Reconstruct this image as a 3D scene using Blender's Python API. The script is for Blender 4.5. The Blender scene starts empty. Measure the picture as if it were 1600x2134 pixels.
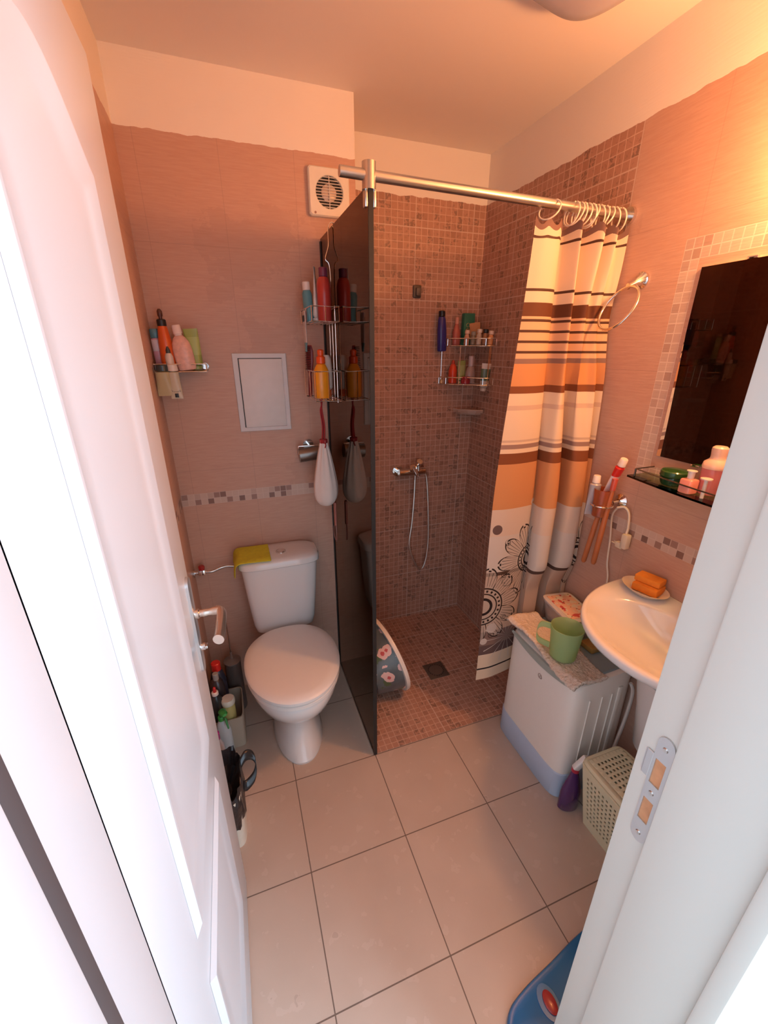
import bpy, bmesh, math, random
from mathutils import Vector, Matrix, Euler
random.seed(7)
PI = math.pi
sc = bpy.context.scene
COL = sc.collection

# ------------------------------------------------------------------ camera
cam = bpy.data.cameras.new('camera'); camo = bpy.data.objects.new('camera', cam); COL.objects.link(camo)
cam.sensor_fit = 'VERTICAL'; cam.sensor_height = 24.0; cam.lens = 869.47 / 2134 * 24.0
cam.clip_start = 0.01
camo.location = (-0.3963, -1.2099, 1.5967); camo.rotation_euler = (1.2001, -0.001, -0.344)
sc.camera = camo
# ------------------------------------------------------------------ light
w = bpy.data.worlds.new('world'); sc.world = w; w.use_nodes = True
bg = w.node_tree.nodes['Background']; bg.inputs[0].default_value = (0.70, 0.84, 1.0, 1); bg.inputs[1].default_value = 1.10
def lamp(name, kind, loc, energy, color, size=0.1, size_y=None, target=None):
    l = bpy.data.lights.new(name, kind); o = bpy.data.objects.new(name, l); COL.objects.link(o)
    o.location = loc; l.energy = energy; l.color = color
    if kind == 'AREA':
        l.size = size
        if size_y: l.shape = 'RECTANGLE'; l.size_y = size_y
    else: l.shadow_soft_size = size
    if target: o.rotation_euler = (Vector(target) - Vector(loc)).to_track_quat('-Z', 'Y').to_euler()
    return o
lamp('lamp_over_mirror', 'POINT', (0.78, -0.60, 2.02), 13.5, (1.0, 0.43, 0.155), 0.05)
lamp('hallway_daylight', 'AREA', (1.25, -2.75, 1.6), 46, (0.56, 0.78, 1.0), 0.9, 1.8, target=(-0.53, -0.7, 1.1))
sc.view_settings.view_transform = 'Standard'; sc.view_settings.look = 'None'
sc.view_settings.gamma = 1; sc.view_settings.exposure = 0.90; sc.view_settings.use_curve_mapping = False
sc.cycles.max_bounces = 10; sc.cycles.transparent_max_bounces = 12

# ------------------------------------------------------------------ materials
def nm(name):
    m = bpy.data.materials.new(name); m.use_nodes = True
    return m, m.node_tree.nodes, m.node_tree.links, m.node_tree.nodes['Principled BSDF']
def mat(name, color, rough=0.5, metal=0.0, var=0.06, scale=30, spec=None, trans=0.0, alpha=1.0, coat=0.0, bump=0.0, sss=0.0):
    m, n, l, p = nm(name)
    p.inputs['Roughness'].default_value = rough; p.inputs['Metallic'].default_value = metal
    p.inputs['Transmission Weight'].default_value = trans; p.inputs['Alpha'].default_value = alpha
    p.inputs['Coat Weight'].default_value = coat
    if spec is not None: p.inputs['Specular IOR Level'].default_value = spec
    if sss: p.inputs['Subsurface Weight'].default_value = sss; p.inputs['Subsurface Scale'].default_value = 0.01
    tc = n.new('ShaderNodeTexCoord'); nz = n.new('ShaderNodeTexNoise'); nz.inputs['Scale'].default_value = scale; nz.inputs['Detail'].default_value = 3
    l.new(tc.outputs['Object'], nz.inputs['Vector'])
    mx = n.new('ShaderNodeMix'); mx.data_type = 'RGBA'
    c = Vector(color[:3])
    mx.inputs[6].default_value = (*[max(0, x * (1 - var)) for x in c], 1); mx.inputs[7].default_value = (*[min(1, x * (1 + var)) for x in c], 1)
    l.new(nz.outputs['Fac'], mx.inputs[0]); l.new(mx.outputs[2], p.inputs['Base Color'])
    if bump:
        b = n.new('ShaderNodeBump'); b.inputs['Strength'].default_value = bump; b.inputs['Distance'].default_value = 0.004
        l.new(nz.outputs['Fac'], b.inputs['Height']); l.new(b.outputs['Normal'], p.inputs['Normal'])
    return m
class NG:
    """tiny node maths helper"""
    def __init__(s, m): s.t = m.node_tree; s.n = s.t.nodes; s.l = s.t.links
    def m(s, op, a, b=None, c=None):
        q = s.n.new('ShaderNodeMath'); q.operation = op
        for i, v in enumerate((a, b, c)):
            if v is None: continue
            if isinstance(v, (int, float)): q.inputs[i].default_value = v
            else: s.l.new(v, q.inputs[i])
        return q.outputs[0]
    def mix(s, f, a, b):
        q = s.n.new('ShaderNodeMix'); q.data_type = 'RGBA'
        for i, v in ((0, f), (6, a), (7, b)):
            if isinstance(v, (int, float)): q.inputs[i].default_value = v
            elif isinstance(v, tuple): q.inputs[i].default_value = (*v[:3], 1)
            else: s.l.new(v, q.inputs[i])
        return q.outputs[2]
    def coord(s, kind='Object'):
        t = s.n.new('ShaderNodeTexCoord'); x = s.n.new('ShaderNodeSeparateXYZ'); s.l.new(t.outputs[kind], x.inputs[0])
        return t.outputs[kind], x.outputs
    def noise(s, vec, scale, detail=4, stretch=None, rough=.5):
        if stretch:
            mp = s.n.new('ShaderNodeMapping'); mp.inputs['Scale'].default_value = stretch; s.l.new(vec, mp.inputs[0]); vec = mp.outputs[0]
        q = s.n.new('ShaderNodeTexNoise'); q.inputs['Scale'].default_value = scale; q.inputs['Detail'].default_value = detail; q.inputs['Roughness'].default_value = rough
        s.l.new(vec, q.inputs['Vector']); return q.outputs['Fac']
    def comb(s, a, b, c=0.0):
        q = s.n.new('ShaderNodeCombineXYZ')
        for i, v in enumerate((a, b, c)):
            if isinstance(v, (int, float)): q.inputs[i].default_value = v
            else: s.l.new(v, q.inputs[i])
        return q.outputs[0]
    def white(s, vec):
        q = s.n.new('ShaderNodeTexWhiteNoise'); q.noise_dimensions = '3D'; s.l.new(vec, q.inputs['Vector']); return q.outputs['Value']
    def line(s, x, pitch, off, wd):       # 1 on joints every pitch
        f = s.m('FRACT', s.m('DIVIDE', s.m('SUBTRACT', x, off), pitch))
        d = s.m('MULTIPLY', s.m('SUBTRACT', 0.5, s.m('ABSOLUTE', s.m('SUBTRACT', f, 0.5))), pitch)
        return s.m('LESS_THAN', d, wd / 2)
    def between(s, x, a, b): return s.m('MULTIPLY', s.m('GREATER_THAN', x, a), s.m('LESS_THAN', x, b))
    def ramp(s, f, stops, mode='LINEAR'):
        q = s.n.new('ShaderNodeValToRGB'); cr = q.color_ramp; cr.interpolation = mode
        while len(cr.elements) < len(stops): cr.elements.new(0.5)
        for e, (p, c) in zip(cr.elements, stops): e.position = p; e.color = (*c, 1)
        s.l.new(f, q.inputs[0]); return q.outputs[0]

TILE_A, TILE_B = (0.53, 0.300, 0.215), (0.66, 0.425, 0.325)
def mosaic_nodes(g, vec, a, b, pitch=0.030, big=0.30, offa=0.0, offb=0.0, light=False):
    ia = g.m('FLOOR', g.m('DIVIDE', g.m('SUBTRACT', a, offa), pitch)); ib = g.m('FLOOR', g.m('DIVIDE', g.m('SUBTRACT', b, offb), pitch))
    r = g.white(g.comb(ia, ib, 3.0)); r2 = g.white(g.comb(ib, ia, 9.0))
    base = g.ramp(r, [(0.0, (0.52, 0.270, 0.185)), (0.85, (0.46, 0.235, 0.158)), (1.0, (0.38, 0.185, 0.125))])
    nz = g.noise(vec, 75, 5, None, .65)
    dark = g.m('MULTIPLY', g.m('GREATER_THAN', nz, 0.50), g.m('GREATER_THAN', r2, 0.80))
    dark = g.m('MAXIMUM', dark, g.m('MULTIPLY', g.m('GREATER_THAN', nz, 0.585), .55))
    base = g.mix(g.m('MULTIPLY', dark, 0.75), base, (0.17, 0.09, 0.065))
    nl = g.noise(vec, 5, 3)
    base = g.mix(g.m('MULTIPLY', nl, 0.35), base, (0.45, 0.30, 0.24))
    ga = g.m('MAXIMUM', g.line(a, pitch, offa, 0.0028), g.line(b, pitch, offb, 0.0028))
    gb = g.m('MAXIMUM', g.line(a, big, offa, 0.0045), g.line(b, big, offb, 0.0045))
    vis = g.m('MULTIPLY', ga, g.m('ADD', 0.25, g.m('MULTIPLY', g.noise(vec, 14, 2), 0.75)))
    c = g.mix(g.m('MULTIPLY', vis, 0.9), base, (0.78, 0.55, 0.43))
    c = g.mix(g.m('MULTIPLY', gb, 0.75), c, (0.66, 0.50, 0.42))
    return c, ga
def wall_mat(name, axis, kind, pa=0.0, full_mosaic_from=None):
    """axis: 0 -> wall runs along X, 1 -> along Y"""
    m, n, l, p = nm(name); g = NG(m); vec, xyz = g.coord(); a = xyz[axis]; z = xyz[2]
    moz, grout = mosaic_nodes(g, vec, a, z, offa=pa, offb=0.02)
    st = (1, 1, 14)
    nz = g.noise(vec, 9, 6, (2.0, 2.0, 26)); nb = g.noise(vec, 2.3, 5)
    plain = g.mix(nz, TILE_A, TILE_B); plain = g.mix(g.m('MULTIPLY', g.m('GREATER_THAN', g.noise(vec, 2.6, 8, None, .62), 0.60), 0.22), plain, (0.42, 0.25, 0.19))
    joint = g.m('MAXIMUM', g.line(a, 0.25, pa, 0.0022), g.line(z, 0.40, 0.335, 0.0022))
    plain = g.mix(g.m('MULTIPLY', joint, 0.30), plain, (0.33, 0.22, 0.17))
    # decorative band, two rows of small mosaic
    bz0, bz1 = 0.988, 1.038
    bp = 0.025
    ib = g.m('FLOOR', g.m('DIVIDE', g.m('SUBTRACT', z, bz0), bp)); ia = g.m('FLOOR', g.m('DIVIDE', g.m('SUBTRACT', a, pa), bp))
    r = g.white(g.comb(ia, ib, 5.0))
    band = g.ramp(r, [(0.0, (0.62, 0.46, 0.38)), (0.5, (0.55, 0.39, 0.32)), (0.62, (0.36, 0.22, 0.18)), (0.85, (0.26, 0.15, 0.12))], 'CONSTANT')
    bl = g.m('MAXIMUM', g.line(a, bp, pa, 0.0026), g.line(z, bp, bz0, 0.0026)); band = g.mix(g.m('MULTIPLY', bl, .7), band, (0.68, 0.54, 0.46))
    inband = g.between(z, bz0, bz1)
    plain = g.mix(inband, plain, band)
    if kind == 'plain': tile = plain
    elif kind == 'mosaic': tile = moz
    else:
        tile = g.mix(g.m('GREATER_THAN', a, 0.010), plain, moz)
        # mosaic frame around the mirror: outer rectangle minus inner rectangle
        outer = g.m('MULTIPLY', g.between(a, -0.96, -0.208), g.between(z, 1.196, 1.886))
        inner = g.m('MULTIPLY', g.between(a, -0.94, -0.258), g.between(z, 1.246, 1.832))
        fr = g.m('MULTIPLY', outer, g.m('SUBTRACT', 1.0, inner))
        ib = g.m('FLOOR', g.m('DIVIDE', g.m('SUBTRACT', z, 1.832), 0.027)); ia = g.m('FLOOR', g.m('DIVIDE', g.m('SUBTRACT', a, -0.258), 0.025))
        r = g.white(g.comb(ia, ib, 2.0)); fc = g.ramp(r, [(0, (0.62, 0.47, 0.38)), (0.7, (0.56, 0.40, 0.33)), (1, (0.45, 0.30, 0.24))])
        fl = g.m('MAXIMUM', g.line(a, 0.025, -0.258, 0.003), g.line(z, 0.027, 1.832, 0.003)); fc = g.mix(g.m('MULTIPLY', fl, 0.8), fc, (0.75, 0.62, 0.53))
        tile = g.mix(fr, tile, fc)
    # painted plaster above the tiles, with a slightly ragged edge
    edge = g.m('ADD', 2.236 if kind != 'plain' else 2.243, g.m('MULTIPLY', g.m('SUBTRACT', g.noise(vec, 18, 3), 0.5), 0.018))
    up = g.m('GREATER_THAN', z, edge)
    pl = g.mix(g.noise(vec, 6, 3), (0.88, 0.79, 0.69), (0.91, 0.83, 0.73))
    l.new(g.mix(up, tile, pl), p.inputs['Base Color'])
    l.new(g.m('ADD', 0.42, g.m('MULTIPLY', up, 0.4)), p.inputs['Roughness'])
    p.inputs['Specular IOR Level'].default_value = 0.35
    b = n.new('ShaderNodeBump'); b.inputs['Strength'].default_value = 0.25; b.inputs['Distance'].default_value = 0.002
    l.new(nz, b.inputs['Height']); l.new(b.outputs['Normal'], p.inputs['Normal'])
    return m
M_WBACK = wall_mat('tile_wall_x', 0, 'plain', -0.085)
M_WLEFT = wall_mat('tile_wall_y', 1, 'plain', 0.098)
M_MOSX = wall_mat('mosaic_wall_x', 0, 'mosaic', 0.50)
M_MOSY = wall_mat('mosaic_wall_y', 1, 'mosaic', 0.863)
M_RIGHT = wall_mat('right_wall_mix', 1, 'right', 0.013)
def floor_mat():
    m, n, l, p = nm('floor_tile'); g = NG(m); vec, xyz = g.coord(); T = 1 / 3
    nz = g.noise(vec, 5, 6); n2 = g.noise(vec, 22, 5)
    c = g.mix(nz, (0.47, 0.36, 0.285), (0.60, 0.475, 0.385)); c = g.mix(g.m('MULTIPLY', g.m('GREATER_THAN', n2, 0.63), 0.25), c, (0.66, 0.54, 0.46))
    sp = g.noise(vec, 11, 3); c = g.mix(g.m('MULTIPLY', g.m('GREATER_THAN', sp, 0.72), 0.4), c, (0.36, 0.26, 0.20))
    j = g.m('MAXIMUM', g.line(xyz[0], T, 0, 0.0034), g.line(xyz[1], T, 0, 0.0034))
    c = g.mix(g.m('MULTIPLY', j, 0.85), c, (0.10, 0.065, 0.05))
    l.new(c, p.inputs['Base Color']); p.inputs['Roughness'].default_value = 0.38; p.inputs['Specular IOR Level'].default_value = 0.4
    return m
M_FLOOR = floor_mat()
def showerfloor_mat():
    m, n, l, p = nm('shower_mosaic'); g = NG(m); vec, xyz = g.coord()
    c, gr = mosaic_nodes(g, vec, xyz[0], xyz[1], pitch=0.0278, big=0.333, offa=0, offb=0.0)
    l.new(c, p.inputs['Base Color']); p.inputs['Roughness'].default_value = 0.4
    return m
M_SHF = showerfloor_mat()
M_CEIL = mat('ceiling_paint', (0.93, 0.82, 0.72), 0.75, var=0.03, scale=3)
M_WHITEPAINT = mat('door_white_paint', (0.68, 0.705, 0.73), 0.28, var=0.015, scale=4)
M_JAMB = mat('jamb_white_paint', (0.63, 0.605, 0.55), 0.35, var=0.02, scale=3)
M_PORC = mat('porcelain', (0.78, 0.76, 0.74), 0.10, var=0.01, scale=3, coat=0.3)
M_PLASTW = mat('white_plastic', (0.78, 0.76, 0.73), 0.35, var=0.02)
M_CHROME = mat('chrome', (0.80, 0.79, 0.78), 0.12, 1.0, var=0.02)
M_STEEL = mat('brushed_steel', (0.62, 0.60, 0.57), 0.28, 1.0, var=0.05)
M_BLACK = mat('black_plastic', (0.015, 0.014, 0.014), 0.4)
M_DARK = mat('dark_seal', (0.03, 0.025, 0.022), 0.5)
M_STRIKE = mat('satin_metal', (0.62, 0.62, 0.62), 0.38, 0.85, var=0.05)
M_FOAM = mat('pocket_wood', (0.55, 0.25, 0.12), 0.8, var=0.3, scale=60)
def glassy(name, tint, rough=0.03, ior=1.5, gcol=(0.95, 0.93, 0.9)):
    m, n, l, p = nm(name); n.remove(p)
    tr = n.new('ShaderNodeBsdfTransparent'); tr.inputs[0].default_value = (*tint, 1)
    gl = n.new('ShaderNodeBsdfGlossy'); gl.inputs['Roughness'].default_value = rough; gl.inputs[0].default_value = (*gcol, 1)
    fr = n.new('ShaderNodeFresnel'); fr.inputs[0].default_value = ior
    mx = n.new('ShaderNodeMixShader'); l.new(fr.outputs[0], mx.inputs[0]); l.new(tr.outputs[0], mx.inputs[1]); l.new(gl.outputs[0], mx.inputs[2])
    l.new(mx.outputs[0], n['Material Output'].inputs[0]); return m
M_BRONZE = glassy('bronze_glass', (0.34, 0.23, 0.18), 0.03, 1.6, (0.92, 0.72, 0.60))
M_SHELFG = glassy('green_shelf_glass', (0.74, 0.86, 0.76), 0.02, 1.35)
M_CLEAR = glassy('clear_plastic', (0.80, 0.80, 0.76), 0.08)
def mirror_mat():
    m, n, l, p = nm('mirror_silver'); p.inputs['Metallic'].default_value = 1; p.inputs['Roughness'].default_value = 0.01; p.inputs['Base Color'].default_value = (0.82, 0.82, 0.80, 1); return m
M_MIRROR = mirror_mat()
_pc = {}
def plastic(c, rough=0.3, trans=0.0, sss=0.0, metal=0.0):
    k = (tuple(c), rough, trans, metal)
    if k not in _pc: _pc[k] = mat('plastic_%02d' % len(_pc), c, rough, metal, var=0.04, scale=25, trans=trans, coat=0.15)
    return _pc[k]

# ------------------------------------------------------------------ geometry helpers
def BM(): return bmesh.new()
def obj(name, bm, m, parent=None, smooth=True, mods=(), label=None, auto=40, world=False):
    """link bm as one mesh. Coordinates are the parent's local ones; world=True converts from world."""
    if world and parent is not None:
        off = Vector(parent.location); q = parent.parent
        while q is not None: off += Vector(q.location); q = q.parent
        bmesh.ops.translate(bm, verts=bm.verts, vec=-off)
    bmesh.ops.recalc_face_normals(bm, faces=bm.faces)
    me = bpy.data.meshes.new(name)
    if smooth:
        for f in bm.faces: f.smooth = True
        if auto:
            lim = math.radians(auto)
            for e in bm.edges:
                if len(e.link_faces) == 2 and e.calc_face_angle(0) > lim: e.smooth = False
    bm.to_mesh(me); bm.free()
    for x in (m if isinstance(m, (list, tuple)) else [m]): me.materials.append(x)
    o = bpy.data.objects.new(name, me); COL.objects.link(o)
    if parent is not None: o.parent = parent
    if label: o['label'] = label
    for k in mods:
        md = o.modifiers.new(k[0], k[0]); [setattr(md, a, b) for a, b in k[1].items()]
    return o
def tag(o, label, cat, group=None):
    o['label'] = label; o['category'] = cat
    if group: o['group'] = group
    return o
def thing(name, label, cat, loc=(0, 0, 0), rot=(0, 0, 0), group=None):
    o = bpy.data.objects.new(name, None); o.empty_display_size = 0.05; COL.objects.link(o); o.location = loc; o.rotation_euler = rot
    return tag(o, label, cat, group)
def struct(name, bm, m, parent=None, world=False, **k):
    o = obj(name, bm, m, parent, world=world, **k)
    if parent is None: o['kind'] = 'structure'
    return o
def box(bm, x0, x1, y0, y1, z0, z1, bev=0.0, seg=2, mi=0):
    r = bmesh.ops.create_cube(bm, size=1)['verts']
    for v in r: v.co = Vector(((x0 + x1) / 2 + v.co.x * (x1 - x0), (y0 + y1) / 2 + v.co.y * (y1 - y0), (z0 + z1) / 2 + v.co.z * (z1 - z0)))
    fs = set(f for v in r for f in v.link_faces)
    for f in fs: f.material_index = mi
    if bev > 0:
        es = list(set(e for f in fs for e in f.edges))
        bmesh.ops.bevel(bm, geom=es, offset=bev, segments=seg, affect='EDGES', profile=0.5)
    return r
def loft(bm, rings, cap0=True, cap1=True, closed=True, mi=0):
    vs = [[bm.verts.new(p) for p in r] for r in rings]
    n = len(rings[0])
    for i in range(len(vs) - 1):
        for j in range(n if closed else n - 1):
            k = (j + 1) % n
            try: f = bm.faces.new((vs[i][j], vs[i][k], vs[i + 1][k], vs[i + 1][j])); f.material_index = mi
            except ValueError: pass
    if cap0 and closed: f = bm.faces.new(vs[0][::-1]); f.material_index = mi
    if cap1 and closed: f = bm.faces.new(vs[-1]); f.material_index = mi
    return vs
def sring(cx, cy, hx, hy, z, e=2.0, n=48):
    out = []
    for i in range(n):
        t = 2 * PI * i / n; c, s = math.cos(t), math.sin(t)
        out.append(Vector((cx + hx * math.copysign(abs(c) ** (2 / e), c), cy + hy * math.copysign(abs(s) ** (2 / e), s), z)))
    return out
def lathe(bm, prof, n=28, sx=1.0, sy=1.0, c=(0, 0, 0), e=2.0, mi=0, cap0=True, cap1=True):
    return loft(bm, [sring(c[0], c[1], max(r, 1e-4) * sx, max(r, 1e-4) * sy, c[2] + z, e, n) for r, z in prof], cap0, cap1, mi=mi)
def tube(bm, pts, r, n=10, closed=False, cap=True, mi=0):
    pts = [Vector(p) for p in pts]; N = len(pts); rings = []
    up = Vector((0, 0, 1)); prev = None
    for i, p in enumerate(pts):
        if closed: t = (pts[(i + 1) % N] - pts[i - 1]).normalized()
        else: t = (pts[min(i + 1, N - 1)] - pts[max(i - 1, 0)]).normalized()
        a = prev if prev is not None else (up.cross(t) if abs(up.dot(t)) < 0.95 else Vector((1, 0, 0)).cross(t))
        a = (a - t * a.dot(t)).normalized(); prev = a; b = t.cross(a)
        rr = r[i] if isinstance(r, (list, tuple)) else r
        rings.append([p + (a * math.cos(2 * PI * k / n) + b * math.sin(2 * PI * k / n)) * rr for k in range(n)])
    if closed: rings.append(rings[0])
    if closed:
        vs = [[bm.verts.new(p) for p in q] for q in rings[:-1]]; vs.append(vs[0])
        for i in range(N):
            for k in range(n): f = bm.faces.new((vs[i][k], vs[i][(k + 1) % n], vs[i + 1][(k + 1) % n], vs[i + 1][k])); f.material_index = mi
    else: loft(bm, rings, cap, cap, mi=mi)
def smooth_pts(P, k=8):
    P = [Vector(p) for p in P]; out = []
    for i in range(len(P) - 1):
        p0, p1, p2, p3 = P[max(i - 1, 0)], P[i], P[i + 1], P[min(i + 2, len(P) - 1)]
        for j in range(k):
            t = j / k; out.append(0.5 * ((2 * p1) + (p2 - p0) * t + (2 * p0 - 5 * p1 + 4 * p2 - p3) * t * t + (3 * p1 - p0 - 3 * p2 + p3) * t ** 3))
    out.append(P[-1]); return out
def circle(c, r, axis='z', n=40, a0=0, a1=2 * PI, full=True):
    out = []
    for i in range(n if full else n + 1):
        t = a0 + (a1 - a0) * i / n; x, y = r * math.cos(t), r * math.sin(t)
        out.append(Vector(c) + {'z': Vector((x, y, 0)), 'x': Vector((0, x, y)), 'y': Vector((x, 0, y))}[axis])
    return out
def cyl(bm, p0, p1, r, n=20, mi=0): tube(bm, [p0, p1], r, n, mi=mi)
def xform(bm, verts_from, mtx): bmesh.ops.transform(bm, matrix=mtx, verts=list(bm.verts)[verts_from:])

# ================================================================== THE ROOM
XL, XR, YT, YS, YF, ZC = -0.635, 0.866, 0.598, 0.863, -0.925, 2.432
b = BM(); box(b, -1.6, 1.2, -3.4, 1.1, -0.06, 0.0); struct('floor', b, M_FLOOR, smooth=False)
b = BM(); box(b, 0.004, XR, 0.003, YS, 0.0005, 0.003); struct('floor_shower', b, M_SHF, smooth=False)
b = BM(); box(b, XL - 0.1, XR + 0.1, YF - 0.16, YS + 0.1, ZC, ZC + 0.06); struct('ceiling', b, M_CEIL, smooth=False)
b = BM(); box(b, XL - 0.1, 0.138, YT, YS + 0.1, 0, ZC); ow = struct('wall_back', b, [M_WBACK, M_MOSY], smooth=False)
for f in ow.data.polygons:
    if f.normal.x > 0.5: f.material_index = 1
b = BM(); box(b, 0.138, XR, YS, YS + 0.1, 0, ZC); struct('wall_shower_back', b, M_MOSX, smooth=False)
b = BM(); box(b, XL - 0.1, XL, YF - 0.16, YT, 0, ZC); struct('wall_left', b, M_WLEFT, smooth=False)
b = BM(); box(b, XR, XR + 0.1, YF - 0.16, YS + 0.1, 0, ZC); struct('wall_right', b, M_RIGHT, smooth=False)
# front wall with the doorway
JL, JR, HZ = -0.556, 0.125, 2.045
M_HALL = mat('hall_paint', (0.55, 0.56, 0.60), 0.7, var=0.02, scale=3)
b = BM(); box(b, XL, JL, YF - 0.005, YF - 0.16, 0, ZC); box(b, JR, XR, YF - 0.16, YF - 0.005, 0, ZC); box(b, JL, JR, YF - 0.16, YF - 0.005, HZ, ZC)
struct('wall_front', b, M_HALL, smooth=False)
# ---- door frame
def jamb_profile(s):   # s=+1: right jamb, face looks to -X
    x = 0.097 if s > 0 else -0.534
    d = -1 if s > 0 else 1
    return x, d
b = BM(); box(b, 0.097, JR, YF - 0.165, YF + 0.004, 0, 2.03, 0.002); box(b, 0.086, 0.10, -1.088, -0.9715, 0, 2.018, 0.003)
box(b, 0.075, 0.19, -1.112, -1.0885, 0, 2.10, 0.004)
jr = struct('trim_1', b, M_JAMB)
b = BM(); box(b, 0.0962, 0.0974, -0.9722, -0.9695, 0.0, 2.0); obj('seal_line', b, mat('grey_gap', (0.30, 0.30, 0.29), 0.7), jr, smooth=False)
b = BM(); box(b, JL, -0.534, YF - 0.165, YF + 0.004, 0, 2.03, 0.002); box(b, -0.537, -0.523, -1.088, -1.0195, 0, 2.018, 0.002)
box(b, -0.65, -0.512, -1.112, -1.0885, 0, 2.10, 0.004)
jl = struct('trim_2', b, M_WHITEPAINT)
b = BM(); box(b, -0.534, -0.5265, -1.0196, -1.001, 0, 2.0, 0.002); obj('rubber_seal', b, mat('brown_seal', (0.085, 0.07, 0.07), 0.6), jl, label='dark brown seal strip')
b = BM(); box(b, JL, JR, YF - 0.165, YF + 0.004, 2.012, HZ, 0.002); struct('trim_3', b, M_JAMB)
# strike plate on the right jamb
sy0, sy1 = -0.9685, -0.9445
def plate_outline(y0, y1, z0, z1, r, n=8):
    pts = []
    for (cy, cz, a) in ((y1 - r, z1 - r, 0), (y0 + r, z1 - r, PI / 2), (y0 + r, z0 + r, PI), (y1 - r, z0 + r, 1.5 * PI)):
        for i in range(n + 1): t = a + PI / 2 * i / n; pts.append((cy + r * math.cos(t), cz + r * math.sin(t)))
    return pts
b = BM()
zs = [0.905, 0.957, 1.000, 1.030, 1.075, 1.118]
ym = (sy0 + sy1) / 2
yl0, yl1 = sy0 + 0.005, sy1 - 0.004
def slab(y0, y1, z0, z1): box(b, 0.0945, 0.0968, y0, y1, z0, z1)
# frame around two openings, rounded ends
slab(sy0, yl0, zs[1], zs[4]); slab(yl1, sy1, zs[1], zs[4]); slab(yl0, yl1, zs[2], zs[3])
for zc_, s in ((zs[1], -1), (zs[4], 1)):
    pts = [(sy0, zc_), (sy1, zc_)]
    for i in range(0, 13):
        t = PI * i / 12; pts.append((ym + (sy1 - sy0) / 2 * math.cos(t), zc_ + s * (0.028 + 0.014 * math.sin(t))))
    va = [b.verts.new((0.0945, y, z)) for y, z in pts]; vb = [b.verts.new((0.0968, y, z)) for y, z in pts]
    b.faces.new(va); b.faces.new(vb)
    for i in range(len(pts)): k = (i + 1) % len(pts); b.faces.new((va[i], va[k], vb[k], vb[i]))
box(b, 0.0945, 0.0968, sy1, sy1 + 0.010, zs[3] + 0.004, zs[4] + 0.004, 0.0008); box(b, 0.0968, 0.106, sy1 + 0.0095, sy1 + 0.0125, zs[3] + 0.006, zs[4] + 0.002)
st = obj('strike_plate', b, M_STRIKE, jr, smooth=False, label='satin metal strike plate with two openings')
b = BM(); box(b, 0.0964, 0.0972, yl0, yl1, zs[1], zs[2]); box(b, 0.0964, 0.0972, yl0, yl1, zs[3], zs[4]); obj('pocket', b, M_FOAM, st, smooth=False)
for z in (0.932, 1.015, 1.098):
    b = BM(); tube(b, [(0.0950, ym, z), (0.0930, ym, z)], [0.0042, 0.0030], 14); box(b, 0.0925, 0.0931, ym - 0.0005, ym + 0.0005, z - 0.002, z + 0.002); obj('screw', b, M_STEEL, st)
# ---- door leaf, opened flat against the left wall
DX0, DX1, DY0, DY1, DZ1 = -0.574, -0.534, -0.927, -0.290, 2.005
b = BM(); box(b, DX0, DX1, DY0, DY1, 0.008, DZ1, 0.002)
door = struct('door_1', b, M_WHITEPAINT)
def arch_panel(y0, y1, z0, z1, rise, bev, name):
    def outline(i):
        a, c, d0 = y0 + i, y1 - i, z0 + i
        pts = [(c, d0), (c, z1 - i)]
        for k in range(1, 20):
            t = k / 20; pts.append((c + (a - c) * t, z1 - i + rise * math.sin(PI * t) ** 1.2))
        pts += [(a, z1 - i), (a, d0)]
        return pts
    bb = BM(); rings = []
    for ins, dx in ((0, 0.0003), (bev * .30, 0.008), (bev * .45, 0.008), (bev * .95, 0.0008), (bev * 1.8, 0.0006)):
        rings.append([Vector((DX1 + dx, y, z)) for y, z in outline(ins)])
    loft(bb, rings, False, True)
    return obj(name, bb, M_WHITEPAINT, door, auto=25)
arch_panel(-0.805, -0.455, 0.81, 1.815, 0.065, 0.038, 'upper_panel')
arch_panel(-0.805, -0.450, 0.215, 0.690, 0.0, 0.038, 'lower_panel')
b = BM(); rr = [[Vector((x, -0.3335 + y, z)) for y, z in plate_outline(-0.0185, 0.0185, 0.898, 1.142, 0.017)] for x in (-0.534, -0.528, -0.5262)]
for p in rr[2]: p.y = -0.3335 + (p.y + 0.3335) * .8; p.z = 1.02 + (p.z - 1.02) * .985
loft(b, rr); hp = obj('handle_plate', b, M_STRIKE, door, label='long satin metal handle plate')
b = BM(); tube(b, [(-0.527, -0.33, 1.047), (-0.520, -0.33, 1.047), (-0.518, -0.33, 1.047), (-0.505, -0.33, 1.047), (-0.500, -0.33, 1.047), (-0.488, -0.33, 1.047), (-0.478, -0.331, 1.047)], [0.0115, 0.0115, 0.008, 0.0095, 0.008, 0.010, 0.010], 16)
hn = smooth_pts([(-0.482, -0.325, 1.047), (-0.473, -0.338, 1.047), (-0.473, -0.38, 1.046), (-0.476, -0.425, 1.044), (-0.478, -0.436, 1.044)], 6)
tube(b, hn, [0.0095 + 0.002 * i / len(hn) for i in range(len(hn))], 16)
lv = obj('lever', b, mat('handle_metal', (0.72, 0.62, 0.54), 0.22, 0.9), hp, label='chrome lever handle')
b = BM(); tube(b, [(-0.527, -0.335, 0.962), (-0.518, -0.335, 0.962)], 0.009, 18); box(b, -0.519, -0.513, -0.342, -0.328, 0.9585, 0.9655, 0.001); obj('thumb_turn', b, M_CHROME, hp)

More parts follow.
